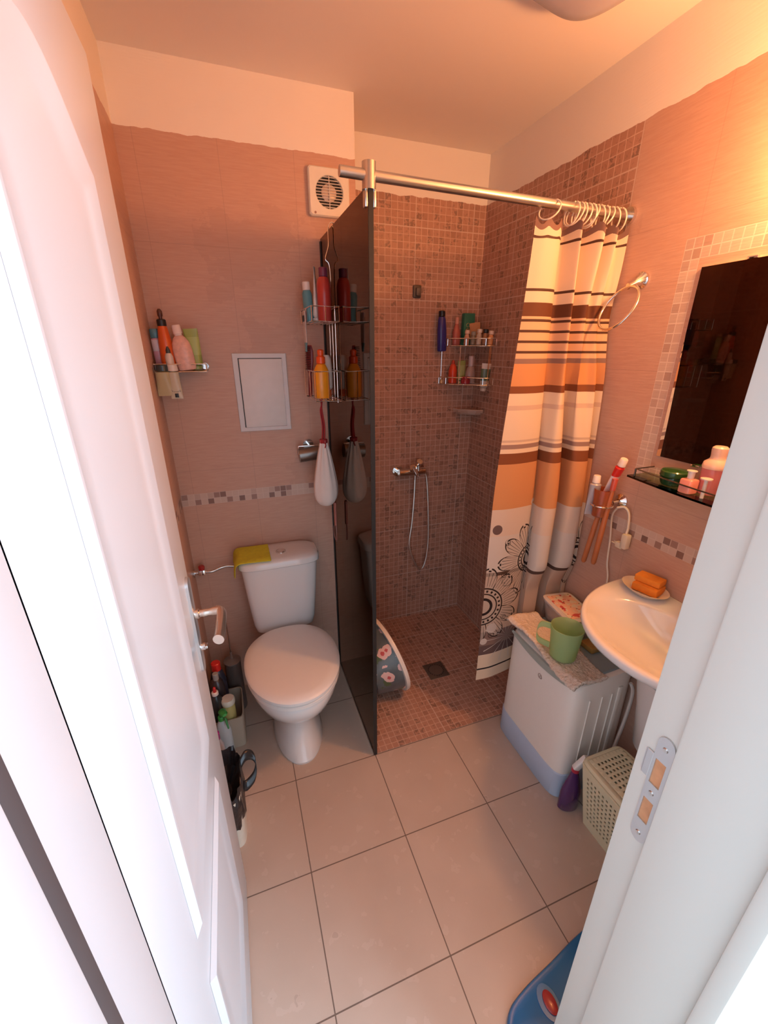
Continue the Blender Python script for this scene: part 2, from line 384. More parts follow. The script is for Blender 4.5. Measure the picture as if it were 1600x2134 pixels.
# ================================================================== TOILET AREA
# ---- toilet
toi = thing('toilet', 'white close-coupled toilet with its lid closed, beside the dark glass panel', 'toilet', (-0.282, 0.25, 0))
def egg(cx, yf, yb, hw, z, eb=2.6, n=56):
    yc = yf + (yb - yf) * 0.55; out = []
    for i in range(n):
        t = 2 * PI * i / n; c, s = math.cos(t), math.sin(t); e = 2.05 if s < 0 else eb
        out.append(Vector((cx + hw * math.copysign(abs(c) ** (2 / e), c), yc + ((yc - yf) if s < 0 else (yb - yc)) * math.copysign(abs(s) ** (2 / e), s), z)))
    return out
TX = -0.285
b = BM(); loft(b, [egg(TX, f, k, h, z) for z, f, k, h in ((0.0, 0.058, 0.44, .104), (0.012, 0.055, 0.44, .106), (.05, .078, .44, .097), (.11, .105, .45, .087), (.165, .112, .46, .088), (.21, .085, .46, .108), (.255, .035, .46, .140), (.305, -.012, .45, .165), (.35, -.035, .45, .177), (.385, -.042, .45, .181), (.395, -.038, .45, .178))])
obj('bowl', b, M_PORC, toi, world=True)
b = BM(); loft(b, [egg(TX, f, .405, h, z) for z, f, h in ((.397, -.042, .180), (.401, -.048, .185), (.414, -.048, .185), (.417, -.044, .181))]); obj('seat', b, M_PLASTW, toi, world=True)
b = BM(); loft(b, [egg(TX, f, k, h, z, 2.3) for z, f, k, h in ((.420, -.044, .405, .181), (.423, -.050, .41, .187), (.434, -.050, .41, .187), (.442, -.042, .404, .179), (.446, -.015, .38, .15), (.4475, .06, .32, .09), (.448, .15, .22, .02))])
obj('lid', b, M_PLASTW, toi, world=True)
def tank_ring(hw, y0, y1, z, e=5): return sring(TX + 0.006, (y0 + y1) / 2, hw, (y1 - y0) / 2, z, e, 56)
b = BM(); loft(b, [tank_ring(h, y0, .592, z - .012) for z, h, y0 in ((.405, .118, .455), (.412, .130, .442), (.45, .139, .434), (.60, .152, .424), (.745, .163, .416))]); obj('cistern', b, M_PORC, toi, world=True)
b = BM(); loft(b, [tank_ring(h, y0, y1, z - .014, e) for z, h, y0, y1, e in ((.747, .168, .410, .594, 5), (.751, .1725, .406, .595, 4.6), (.770, .1725, .406, .595, 4.4), (.780, .168, .412, .592, 4), (.787, .152, .43, .58, 3.2), (.790, .10, .46, .55, 2.6), (.791, .03, .50, .52, 2))]); obj('cistern_lid', b, M_PORC, toi, world=True)
b = BM(); lathe(b, [(.022, 0), (.022, .004), (.019, .0055), (.018, .004), (.001, .004)], c=(TX + 0.017, .482, .775)); lathe(b, [(.016, .004), (.016, .0065), (.001, .007)], c=(TX + .017, .482, .775), cap0=False)
obj('flush_button', b, M_CHROME, toi, world=True)
# ---- yellow cloth draped on the cistern
cl = BM(); P = []
NX, NY = 26, 16
for i in range(NX + 1):
    row = []
    for j in range(NY + 1):
        u = i / NX; v = j / NY
        s = u * 0.185                                  # distance from right edge to the left
        x = -0.315 - s; y = 0.405 + v * 0.16 + 0.012 * u
        z = 0.7795 + 0.001 * math.sin(9 * v + 4 * u)
        if y < 0.43: z -= (0.43 - y) * 0.22
        if x < -0.437:                                  # hangs over the side
            d = -0.437 - x; a = min(1, d / 0.02)
            x = -0.437 - 0.022 * math.sin(a * PI / 2) - 0.12 * max(0, d - 0.02); z -= 0.022 * (1 - math.cos(a * PI / 2)) + max(0, d - 0.02) * 1.0
            x -= 0.004 * math.sin(8 * v)
        row.append(cl.verts.new((x, y, z)))
    P.append(row)
for i in range(NX):
    for j in range(NY): cl.faces.new((P[i][j], P[i + 1][j], P[i + 1][j + 1], P[i][j + 1]))
yc = obj('cleaning_cloth', cl, mat('yellow_cloth', (0.66, 0.62, 0.04), 0.9, var=0.15, scale=60, bump=0.4), mods=(('SOLIDIFY', dict(thickness=0.003, offset=1)), ('SUBSURF', dict(levels=1, render_levels=1))), auto=0)
tag(yc, 'yellow cleaning cloth draped over the left corner of the toilet cistern', 'cloth')
# ---- angle valve with red handle and hose
v = thing('angle_valve', 'chrome water valve with red handle on the left wall beside the toilet cistern', 'valve', (-0.634, 0.55, 0.700))
b = BM(); cyl(b, (0, 0, 0), (0.006, 0, 0), 0.019, 18); cyl(b, (0.004, 0, 0), (0.05, 0, 0), 0.009); box(b, .018, .048, -.012, .012, -.012, .012, .004); obj('valve_body', b, M_CHROME, v)
b = BM(); lathe(b, [(.011, 0.012), (.013, .016), (.013, .028), (.010, .031)], 8, c=(.034, 0, 0)); obj('handle', b, plastic((0.45, 0.02, 0.02)), v, label='red handle')
b = BM(); tube(b, smooth_pts([(.048, 0, -.002), (.075, .0, -.004), (.11, .01, .002), (.135, .012, .004), (.175, .01, -.002)], 6), .0055); obj('hose', b, M_STEEL, v)
# ---- ventilation fan
fan = thing('ventilation_fan', 'square white extractor fan with round louvred grille, high on the tiled wall', 'fan', (0.034, 0.598, 2.128))
b = BM()
# plate with round hole: ring grid between circle and square
n = 64; hs = 0.075; rc = 0.050
def sq(t, s):
    c, d = math.cos(t), math.sin(t); k = s / max(abs(c), abs(d)); return (c * k, d * k)
rings = []
for kind, s, y in (('s', hs, 0), ('s', hs, -.016), ('s', hs - .004, -.021), ('c', rc + .002, -.021), ('c', rc, -.019), ('c', rc, -.004)):
    r_ = []
    for i in range(n):
        t = 2 * PI * (i + .5) / n; a, d = sq(t, s) if kind == 's' else (s * math.cos(t), s * math.sin(t)); r_.append(Vector((a, y, d)))
    rings.append(r_)
loft(b, rings, True, False); obj('cover', b, mat('fan_plastic', (0.80, 0.76, 0.66), 0.4), fan, auto=30)
b = BM(); cyl(b, (0, -.0035, 0), (0, -.004, 0), rc, 40); obj('duct', b, M_DARK, fan)
b = BM()
for i in range(11):
    z = -0.045 + i * 0.009; h = math.sqrt(max(0, rc * rc - z * z)); box(b, -h, h, -.0185, -.0165, z - .0013, z + .0013)
box(b, -.0013, .0013, -.0188, -.0165, -rc, rc); obj('grille', b, plastic((0.62, 0.58, 0.54)), fan, smooth=False)
b = BM(); lathe(b, [(.028, 0), (.028, .006), (.024, .009), (.001, .010)], c=(0, 0, 0)); bmesh.ops.transform(b, matrix=Matrix.Rotation(PI / 2, 4, 'X'), verts=b.verts); bmesh.ops.translate(b, verts=b.verts, vec=(0, -.004, 0)); obj('motor_hub', b, plastic((0.66, 0.52, 0.42)), fan)
b = BM(); cyl(b, (-.055, -.0205, -.065), (-.055, -.0222, -.065), .004, 12); obj('indicator', b, plastic((0.35, 0.2, 0.15)), fan)
# ---- access hatch
h = thing('access_hatch', 'white rectangular inspection hatch in the tiled wall above the toilet', 'hatch', (-0.268, 0.598, 1.434))
b = BM(); W, H = 0.102, 0.150
def rect_ring(i0, i1, i2, i3, y): return [Vector((-W + i0, y, -H + i2)), Vector((W - i1, y, -H + i2)), Vector((W - i1, y, H - i3)), Vector((-W + i0, y, H - i3))]
loft(b, [rect_ring(0, 0, 0, 0, 0), rect_ring(0, 0, 0, 0, -.006), rect_ring(.0015, .0015, .0015, .0015, -.0075), rect_ring(.0185, .0165, .0145, .0165, -.0075), rect_ring(.020, .018, .016, .018, -.006), rect_ring(.020, .018, .016, .018, -.0005)], False, False)
obj('frame', b, mat('hatch_frame', (0.70, 0.68, 0.68), 0.45), h)
b = BM(); box(b, -W + .0195, W - .0175, -.004, -.0005, -H + .0155, H - .0175); obj('recess', b, M_DARK, h, smooth=False)
b = BM(); box(b, -W + .0235, W - .0182, -.0085, -.0041, -H + .0165, H - .0205, .0012); obj('door', b, mat('hatch_door', (0.76, 0.74, 0.72), 0.45), h)
# ---- generic small containers
def bottle(name, label, cat, loc, parts, rot=(0, 0, 0), group=None):
    t = thing(name, label, cat, (0, 0, 0), group=group); made = []
    for p in parts:
        bb = BM(); lathe(bb, p['prof'], p.get('n', 24), p.get('sx', 1), p.get('sy', 1), p.get('c', (0, 0, 0)), p.get('e', 2.0))
        if 'rot' in p: bmesh.ops.transform(bb, matrix=Euler(p['rot']).to_matrix().to_4x4(), verts=bb.verts)
        if 'off' in p: bmesh.ops.translate(bb, verts=bb.verts, vec=p['off'])
        o_ = obj(p['name'], bb, p['mat'], made[0] if p['name'] in ('label', 'nozzle', 'trigger', 'tip') and made else t, label=p.get('label'))
        if p['name'] in ('body', 'collar'): made[:] = [o_]
    t.location = loc; t.rotation_euler = rot
    return t
def B(prof, m, name='body', **k): return dict(name=name, prof=prof, mat=m, **k)
def cylp(r, h, bev=0.003, z=0.0): return [(r - bev, z), (r, z + bev), (r, z + h - bev), (r - bev, z + h)]
def tubep(w, L):     # squeezed tube standing on its cap: returned as loft below
    return w, L
def squeeze_tube(name, label, cat, loc, w, L, body, cap, capr=0.011, capl=0.018, rot=(0, 0, 0), stripe=None, group=None, text=None):
    """cap at z=0 pointing down, crimped end up"""
    t = thing(name, label, cat, (0, 0, 0), group=group)
    bb = BM(); rings = []
    for k, (f, hx, hy) in enumerate(((0, .5, .5), (.06, .98, .85), (.3, 1.0, .62), (.6, 1.05, .38), (.9, 1.08, .10), (1.0, 1.08, .045))):
        rings.append(sring(0, 0, w / 2 * hx, w / 2 * hy, capl + f * L, 2.2, 24))
    loft(bb, rings); obj('body', bb, body, t)
    bb = BM(); lathe(bb, [(capr * .85, 0), (capr, .002), (capr * 1.1, capl), (.4 * capr, capl + .001)]); obj('cap', bb, cap, t)
    if stripe is not None:
        bb = BM(); rings = []
        for (f, hx, hy) in ((.30, 1.0, .62), (.6, 1.05, .38), (.78, 1.07, .25)): rings.append(sring(0, 0, w / 2 * hx + .0006, w / 2 * hy + .0006, capl + f * L, 2.2, 24))
        loft(bb, rings, False, False); obj('label', bb, stripe, t)
    t.location = loc; t.rotation_euler = rot
    return t
# ---- corner shelf at left, and what stands on it
sh = thing('corner_shelf', 'small chrome wire shelf with toiletries in the left corner above the toilet', 'shelf', (-0.562, 0.545, 1.523))
b = BM()
X0, X1, Y0, Y1 = -0.070, 0.100, -0.040, 0.050
for z in (0.0, 0.026): tube(b, [(X0, Y1, z), (X0, Y0, z), (X1, Y0, z), (X1, Y1, z)], .0022, 8, closed=True)
for x in (X0, X1):
    for y in (Y0, Y1): cyl(b, (x, y, 0), (x, y, .026), .0022, 8)
obj('rail', b, M_CHROME, sh)
b = BM()
for i in range(9): y = Y0 + (Y1 - Y0) * i / 8; cyl(b, (X0, y, 0), (X1, y, 0), .0014, 6)
obj('wire_base', b, M_CHROME, sh)
b = BM(); cyl(b, (X1 - .006, Y1 + .002, .016), (X1 - .006, Y1 - .012, .016), .012, 16); obj('bracket', b, M_CHROME, sh); b = BM(); cyl(b, (X0 + .002, Y1 + .002, .016), (X0 + .002, Y1 - .012, .016), .012, 16); obj('bracket', b, M_CHROME, sh)
ZS = 1.529
bottle('shampoo_bottle', 'slim white and pink bottle with teal cap, leftmost on the corner wire shelf', 'bottle', (-0.612, 0.545, ZS), [
    B(cylp(.016, .105), plastic((0.62, 0.34, 0.42)), sy=.8), B(cylp(.0163, .038, .001, .062), plastic((.72, .62, .66)), 'label', sy=.8), B(cylp(.0155, .030, .002, .1052), plastic((0.10, 0.25, 0.30)), 'cap', sy=.8)], (0, -0.03, 0))
bottle('spray_bottle', 'orange spray bottle with black pump, tallest on the corner wire shelf', 'bottle', (-0.583, 0.528, ZS), [
    B([(.020, 0), (.023, .004), (.0245, .03), (.022, .09), (.0165, .132), (.014, .143)], plastic((0.72, 0.115, 0.02)), label='orange body'),
    B([(.0145, .143), (.0150, .147), (.0148, .162), (.012, .165)], M_BLACK, 'collar'),
    B([(.006, .164), (.006, .172), (.0085, .176), (.0085, .190), (.004, .197)], plastic((0.10, .03, .02)), 'nozzle')], (0, -0.02, 0))
bottle('dropper_bottle', 'small white bottle with dark pointed cap in front of the orange spray bottle', 'bottle', (-0.578, 0.508, ZS + .0), [
    B([(.012, 0), (.0135, .004), (.0135, .045), (.009, .056)], plastic((0.70, 0.60, 0.52))), B([(.0075, .056), (.0075, .066), (.003, .078)], plastic((.05, .06, .06)), 'cap')], (0, -0.02, 0))
bottle('lotion_bottle', 'pale pink lotion bottle with flower print and white cap on the corner wire shelf', 'bottle', (-0.525, 0.518, ZS), [
    B([(.026, 0), (.030, .003), (.0325, .035), (.0325, .065), (.029, .09), (.020, .107), (.012, .114)], mat('pink_print', (0.80, 0.45, 0.36), 0.35, var=0.30, scale=70), sy=.55, label='pale pink printed body'),
    B([(.0125, .114), (.0125, .119), (.0150, .120), (.0140, .146), (.013, .148)], plastic((.82, .66, .60)), 'cap', sy=.8)], (0, -0.12, 0))
squeeze_tube('cream_tube', 'olive green squeeze tube standing on its cap, rightmost on the corner wire shelf', 'tube', (-0.493, 0.535, ZS), .044, .125, plastic((0.33, 0.40, 0.10)), plastic((.30, .38, .12)), .016, .012, (0, -0.05, 0), plastic((.42, .50, .16)))
squeeze_tube('cream_tube', 'beige crumpled tube with dark cap, hung below the corner wire shelf at its left end', 'tube', (-0.606, 0.497, 1.548), .050, .085, plastic((0.52, 0.43, 0.24)), plastic((.04, .055, .055)), .020, .020, (PI, 0, 0.0))
wt = squeeze_tube('cream_tube', 'whitish tube with white cap and black lettering, hung head up below the corner wire shelf', 'tube', (-0.573, 0.497, 1.549), .036, .095, plastic((0.62, 0.53, 0.38)), plastic((.78, .68, .60)), .016, .022, (PI, 0, 0.0))
def text(name, s, size, m, parent, loc, rot, ext=0.0003):
    cu = bpy.data.curves.new(name, 'FONT'); cu.body = s; cu.size = size; cu.extrude = ext; cu.align_x = 'CENTER'; cu.align_y = 'CENTER'
    o = bpy.data.objects.new(name, cu); COL.objects.link(o); bpy.context.view_layer.update()
    me = bpy.data.meshes.new_from_object(o); COL.objects.unlink(o); bpy.data.objects.remove(o)
    me.materials.clear(); me.materials.append(m)
    q = bpy.data.objects.new(name, me); COL.objects.link(q); q.parent = parent; q.location = loc; q.rotation_euler = rot
    return q
text('lettering', 'VEEDS', .0105, M_BLACK, wt, (0, .0042, .090), (-PI / 2 - 0.05, 0, 0))
b = BM(); box(b, -.006, .006, .0030, .0036, .0985, .112, .001); obj('emblem', b, M_BLACK, wt)

# ---- glass panel
gp = thing('shower_screen', 'tall bronze tinted glass shower panel beside the toilet', 'shower screen', (0, 0.3, 0))
b = BM(); box(b, -.004, .004, 0.002, .597, .004, 1.985); obj('glass', b, M_BRONZE, gp, smooth=False, world=True)
b = BM(); box(b, -.006, .0075, -.0030, .0018, .004, 1.985); obj('edge_strip', b, M_BLACK, gp, smooth=False, world=True, label='black front edge')
b = BM(); box(b, -.0075, -.0045, .002, .597, .0, .012); box(b, .0045, .0075, .002, .597, .003, .014); obj('bottom_channel', b, M_STEEL, gp, smooth=False, world=True)
b = BM(); box(b, -.008, -.0048, .586, .5975, .01, 1.975); obj('wall_profile', b, M_DARK, gp, smooth=False, world=True)
# ---- curtain rod and clamp
rd = thing('curtain_rod', 'brushed steel shower rod running from the glass panel to the right wall', 'rod', (0.4, 0, 1.995))
b = BM(); cyl(b, (-.078, 0.004, 2.004), (XR - .012, 0.004, 1.992), .0125, 24); obj('tube', b, M_STEEL, rd, world=True)
b = BM(); cyl(b, (XR - .012, .004, 1.992), (XR - .0005, .004, 1.992), .024, 24); obj('wall_flange', b, M_CHROME, rd, world=True)
b = BM(); cyl(b, (-.002, 0.004, 1.972), (-.002, 0.004, 2.030), .0175, 24); box(b, -.015, -.006, -.002, .018, 1.935, 1.985, .003); box(b, .0065, .0155, -.002, .018, 1.935, 1.985, .003); obj('clamp', b, M_STEEL, rd, world=True)

# ---- hanging caddy on the glass
cd = thing('hanging_caddy', 'two-tier chrome wire caddy hooked over the glass panel on the toilet side', 'caddy', (-0.045, 0.31, 1.43))
b = BM()
hk = smooth_pts([(.020, .31, 1.945), (.021, .31, 1.975), (.004, .31, 1.9985), (-.012, .31, 1.985), (-.014, .31, 1.93), (-.026, .31, 1.89), (-.012, .31, 1.86), (-.011, .31, 1.70), (-.011, .31, 1.42)], 6)
tube(b, hk, .0022, 8); obj('hook', b, M_CHROME, cd, world=True)
b = BM()
tube(b, [(-.011, .265, 1.41), (-.011, .265, 1.74), (-.011, .355, 1.74), (-.011, .355, 1.41)], .0022, 8)
obj('uprights', b, M_CHROME, cd, world=True)
for zt, zb in ((1.733, 1.687), (1.525, 1.423)):
    b = BM()
    rect = [(-.011, .205, zt), (-.105, .205, zt), (-.105, .415, zt), (-.011, .415, zt)]
    tube(b, rect, .0022, 8, closed=True)
    tube(b, [(-.011, .205, zb), (-.105, .205, zb), (-.105, .415, zb), (-.011, .415, zb)], .0022, 8, closed=True)
    for x, y in ((-.105, .205), (-.105, .31), (-.105, .415), (-.058, .205), (-.058, .415), (-.011, .205), (-.011, .415)): cyl(b, (x, y, zb), (x, y, zt), .0016, 6)
    for i in range(7): x = -.011 - .0157 * i; cyl(b, (x, .205, zb), (x, .415, zb), .0014, 6)
    obj('basket', b, M_CHROME, cd, world=True)
bottle('shampoo_bottle', 'tall red bottle with purple cap in the upper tier of the hanging caddy', 'bottle', (-0.040, 0.415, 1.690), [
    B([(.021, 0), (.024, .004), (.024, .115), (.020, .135), (.015, .142)], plastic((0.48, 0.045, 0.035)), sy=1.1), B(cylp(.0150, .030, .002, .142), plastic((.17, .03, .07)), 'cap')])
squeeze_tube('cream_tube', 'white tube standing crimp end up in the upper tier of the hanging caddy', 'tube', (-0.062, 0.455, 1.690), .030, .165, plastic((0.72, 0.66, 0.62)), plastic((.7, .6, .55)), .012, .014, (0, 0.02, 1.2))
bottle('lotion_bottle', 'teal bottle with white cap, leftmost in the upper tier of the hanging caddy', 'bottle', (-0.084, 0.470, 1.690), [
    B([(.014, 0), (.0175, .004), (.0175, .095), (.013, .105)], plastic((0.10, 0.30, 0.36))), B(cylp(.0135, .028, .002, .105), plastic((.80, .70, .64)), 'cap')], (0, -0.06, 0))
t = thing('sachet', 'white and teal sachet with black squares clipped on the rim of the upper caddy tier', 'sachet', (-0.112, 0.425, 1.62))
b = BM(); loft(b, [sring(0, 0, .0035, .022, z, 2.4, 16) for z in (.0, .05, .098, .105)]); obj('pouch', b, plastic((.62, .55, .52)), t)
b = BM(); loft(b, [sring(0, 0, .003, .010, -.03, 2.4, 16), sring(0, 0, .0040, .0180, -.004, 2.4, 16), sring(0, 0, .0040, .022, .001, 2.4, 16)]); obj('lower_flap', b, plastic((.13, .30, .34)), t)
b = BM(); box(b, -.0046, -.0038, -.018, -.002, .070, .090); box(b, -.0046, -.0038, .002, .018, .070, .090); obj('printed_squares', b, M_BLACK, t, smooth=False)
bottle('detergent_bottle', 'yellow-orange bottle with orange flip cap in the lower tier of the hanging caddy', 'bottle', (-0.066, 0.400, 1.4265), [
    B([(.026, 0), (.029, .004), (.029, .090), (.027, .100), (.018, .118), (.014, .122)], plastic((0.90, 0.33, 0.015)), sy=.75), B([(.014, .122), (.0165, .124), (.0165, .145), (.010, .150), (.012, .158), (.012, .168), (.006, .172)], plastic((.85, .09, .01)), 'cap')])
bottle('shampoo_bottle', 'white bottle upside down on its orange cap in the lower tier of the hanging caddy', 'bottle', (-0.036, 0.450, 1.4265), [
    B([(.014, .026), (.022, .034), (.0235, .08), (.020, .135), (.012, .152)], plastic((0.74, 0.62, 0.55)), sy=1.0), B(cylp(.0165, .027, .003), plastic((.80, .13, .03)), 'cap')])
hb = thing('hair_brush', 'dark red hair brush with black bristles leaning in the lower tier of the hanging caddy', 'brush', (0, 0, 0))
b = BM(); rings = []
for z, wx, ty in ((0, .004, .004), (.01, .0075, .006), (.05, .0075, .006), (.085, .005, .005), (.10, .012, .006), (.13, .0155, .006), (.165, .0155, .006), (.188, .008, .005)): rings.append(sring(0, 0, ty, wx, z, 2, 16))
loft(b, rings); obj('handle', b, plastic((.20, .015, .02)), hb)
b = BM()
for k in range(14):
    for j in (-1, 0, 1): z = .100 + k * .0062; cyl(b, (-.005, j * .006, z), (-.021, j * .0075, z + .001), .0011, 5)
obj('bristles', b, M_BLACK, hb)
hb.location = (-0.099, 0.470, 1.425); hb.rotation_euler = (0.02, 0.05, 0.9)
cd.location.y += .115
# ---- white mesh bag hanging from the caddy by red cord
bgx = thing('drawstring_bag', 'white cloth bag on a red cord hanging from the wire caddy against the glass', 'bag', (-0.066, 0.425, 0.985))
b = BM(); rings = []
for k, (z, rx_, ry_) in enumerate(((.0, .012, .012), (.008, .030, .028), (.03, .046, .040), (.06, .052, .043), (.10, .049, .040), (.15, .040, .033), (.20, .030, .026), (.25, .019, .018), (.272, .012, .012), (.280, .016, .016))):
    r_ = []
    for i in range(64):
        t = 2 * PI * i / 64; wob = 1 + (0.010 + 0.13 * (z / .28) ** 2) * math.sin(9 * t + 1.3) + .025 * math.sin(4 * t + .5)
        r_.append(Vector((rx_ * wob * math.cos(t) - .012 * (1 - z / .28) * -1 * 0, ry_ * wob * math.sin(t), z)))
    rings.append(r_)
loft(b, rings); obj('pouch', b, mat('white_cotton', (0.76, 0.66, 0.60), 0.9, var=.04, bump=.3), bgx, mods=(('SUBSURF', dict(levels=1, render_levels=1)),), auto=0)
b = BM()
for dx, dy in ((.005, .006), (-.006, 0.0), (.002, -.007), (-.003, .004)):
    tube(b, smooth_pts([(dx, dy, .27), (dx * .8 + .004, dy, .33), (dx * .6 - .002, dy * .7, .39), (.0, 0, .415), (dx, dy, .44)], 6), .0032, 6)
for k in range(3): tube(b, [p + Vector((0, 0, .268 + .005 * k)) for p in circle((0, 0, 0), .0135, 'z', 16)], .003, 6, closed=True)
tube(b, smooth_pts([(.0, -.012, .27), (.004, -.022, .262), (.0, -.024, .25)], 4), .0025, 6)
obj('cord', b, mat('red_cord', (0.33, 0.02, 0.025), 0.8, var=.2), bgx, label='red cord')
# ---- steel toilet paper holder behind the bag
ph = thing('paper_holder', 'short steel tube holder on the tiled wall behind the hanging white bag', 'holder', (-0.100, 0.598, 1.185))
b = BM(); cyl(b, (-.048, -.045, -.008), (.045, -.045, .0), .030, 28); obj('roller', b, mat('dark_steel', (.28, .25, .23), .3, .9), ph)
b = BM(); cyl(b, (.0, 0, .03), (.0, -.045, .03), .006, 12); cyl(b, (0, 0, .03), (0, -.006, .03), .022, 20); tube(b, [(-.048, -.045, -.005), (-.048, -.045, .03), (.044, -.045, .03)], .0035, 8); obj('bracket', b, M_CHROME, ph)
# ---- back scrubber below
rz = thing('body_brush', 'brownish red long handled brush hanging low on the glass panel below the white bag', 'brush', (-0.028, 0.440, 0.81))
b = BM(); loft(b, [sring(0, 0, .006, .010, z, 2.2, 16) for z in (.075, .10, .18)]); obj('handle', b, plastic((.38, .13, .10)), rz)
b = BM(); tube(b, smooth_pts([(0, .004, .078), (-.004, .016, .06), (-.004, .018, .02), (0, .004, -.005), (0, -.010, .01), (0, -.012, .05), (0, -.004, .078)], 6), .002, 7); obj('loop', b, plastic((.30, .12, .10)), rz)

# ---- floor things behind the toilet, between the door and the left wall
tb = thing('toilet_brush', 'chrome toilet brush with a thin upright handle in the corner left of the toilet', 'brush', (-0.532, 0.468, 0))
b = BM(); tube(b, [(0, 0, .318), (-.001, 0, .49), (-.001, 0, .51)], [.0028, .0024, .0045], 8); obj('handle', b, M_CHROME, tb)
b = BM(); lathe(b, [(.036, 0.0), (.038, .004), (.035, .265), (.032, .268)]); obj('holder', b, mat('smoked_plastic', (.12, .09, .08), .3), tb)
b = BM(); lathe(b, [(.037, .268), (.038, .273), (.025, .280), (.007, .286), (.0045, .32)]); obj('lid', b, plastic((.20, .16, .14)), tb)
cb = thing('storage_box', 'open cream plastic box full of cleaning bottles on the floor left of the toilet', 'box', (-0.567, 0.320, 0))
b = BM()
def open_box(bm, cx, cy, hx0, hy0, hx1, hy1, z0, z1, th=.004, e=8, n=48):
    loft(bm, [sring(cx, cy, hx0, hy0, z0, e, n), sring(cx, cy, hx1, hy1, z1, e, n), sring(cx, cy, hx1 - th, hy1 - th, z1, e, n), sring(cx, cy, hx0 - th, hy0 - th, z0 + th, e, n)])
open_box(b, 0, 0, .060, .085, .064, .092, 0, .165); obj('tub', b, mat('cream_plastic', (.50, .40, .30), .45), cb)
bottle('cleaner_bottle', 'dark bottle with bright red cap, farthest back in the box left of the toilet', 'bottle', (-0.592, 0.378, 0.026), [
    B([(.034, 0), (.034, .004), (.034, .23), (.024, .275), (.016, .285)], plastic((.03, .03, .05)), sy=.7), B(cylp(.019, .040, .003, .285), plastic((.62, .02, .015)), 'cap')])
bottle('cleaner_bottle', 'black round-shouldered bottle with ribbed neck in the box left of the toilet', 'bottle', (-0.594, 0.325, 0.006), [
    B([(.025, 0), (.029, .004), (.029, .26), (.024, .29), (.012, .30)], plastic((.045, .03, .03)), sy=.85), B([(.010, .30), (.012, .302), (.012, .33), (.010, .332)], plastic((.35, .32, .3)), 'cap')])
bottle('detergent_bottle', 'dark bottle with white collar and red tip in the box left of the toilet', 'bottle', (-0.600, 0.268, 0.032), [
    B([(.020, 0), (.023, .003), (.023, .225), (.012, .245)], plastic((.03, .03, .03))), B(cylp(.0135, .018, .003, .245), plastic((.80, .72, .66)), 'collar'), B([(.007, .263), (.006, .280), (.003, .285)], plastic((.55, .03, .03)), 'tip')])
bottle('jar', 'squat jar with a round white lid in the box left of the toilet', 'jar', (-0.556, 0.2640, 0.008), [
    B([(.022, 0), (.0245, .003), (.0245, .215), (.024, .216)], plastic((.55, .45, .16))), B([(.0265, .216), (.0275, .219), (.0275, .236), (.024, .241), (.001, .242)], plastic((.78, .72, .58)), 'lid')])
sb = bottle('spray_bottle', 'white bottle with green trigger head in front of the cream box by the door', 'bottle', (-0.585, 0.205, 0.0), [
    B([(.027, 0), (.030, .004), (.030, .14), (.020, .185), (.012, .20)], plastic((.62, .66, .66)), sy=.75), B(cylp(.013, .022, .003, .20), plastic((.05, .38, .07)), 'collar'),
    B([(.014, 0), (.016, .004), (.014, .03), (.008, .04)], plastic((.05, .38, .07)), 'trigger_head', sy=.7, rot=(1.35, 0, .35), off=(.004, .012, .235)),
    B([(.003, 0), (.005, .01), (.003, .045)], plastic((.04, .28, .06)), 'trigger', rot=(2.5, 0, .35), off=(.016, -.02, .228))])
bottle('cleaner_bottle', 'white bottle with magenta cap tucked against the door edge', 'bottle', (-0.606, 0.125, 0.0), [
    B([(.022, 0), (.025, .004), (.025, .16), (.014, .19)], plastic((.64, .62, .66)), sy=.8), B(cylp(.015, .035, .003, .19), plastic((.42, .03, .25)), 'cap')])
wb = thing('waste_bin', 'cream waste bin lined with a black bag, standing behind the door edge', 'bin', (-0.574, -0.095, 0))
b = BM(); open_box(b, 0, 0, .050, .085, .057, .105, 0, .24, e=4); obj('bin_body', b, mat('bin_cream', (.70, .62, .50), .4), wb)
b = BM(); rings = []
random.seed(3)
for z, hx, hy in ((.12, .059, .108), (.15, .060, .111), (.20, .060, .114), (.245, .060, .112), (.262, .058, .106), (.25, .055, .095), (.21, .045, .080), (.18, .02, .03)):
    r_ = []
    for i in range(48):
        t = 2 * PI * i / 48; wv = 1 + .035 * math.sin(9 * t + z * 40) + .03 * math.sin(17 * t - z * 60) + random.uniform(-.012, .012)
        zz = z + (.028 * math.sin(3 * t + 1) if z < .12 else .006 * math.sin(7 * t))
        r_.append(Vector((hx * wv * math.copysign(abs(math.cos(t)) ** .7, math.cos(t)), hy * wv * math.copysign(abs(math.sin(t)) ** .7, math.sin(t)), zz)))
    rings.append(r_)
loft(b, rings, False, True); obj('bin_liner', b, mat('black_bag', (.018, .016, .018), .28, bump=.6, scale=50), wb, label='black plastic bag')
b = BM()
lp = smooth_pts([(.052, .03, .24), (.075, .050, .258), (.098, .055, .246), (.108, .04, .22), (.098, .020, .19), (.072, .005, .175), (.058, .0, .18)], 8)
for i, p in enumerate(lp): pass
vs = [[Vector(p) + Vector((0, 0, s * .014)) + Vector((0, s * .010, 0)) for s in (-1, -.3, .3, 1)] for p in lp]
loft(b, vs, closed=False); obj('bag_handle', b, mat('black_bag_loop', (.02, .018, .018), .3), wb, mods=(('SOLIDIFY', dict(thickness=.003)),), auto=0)

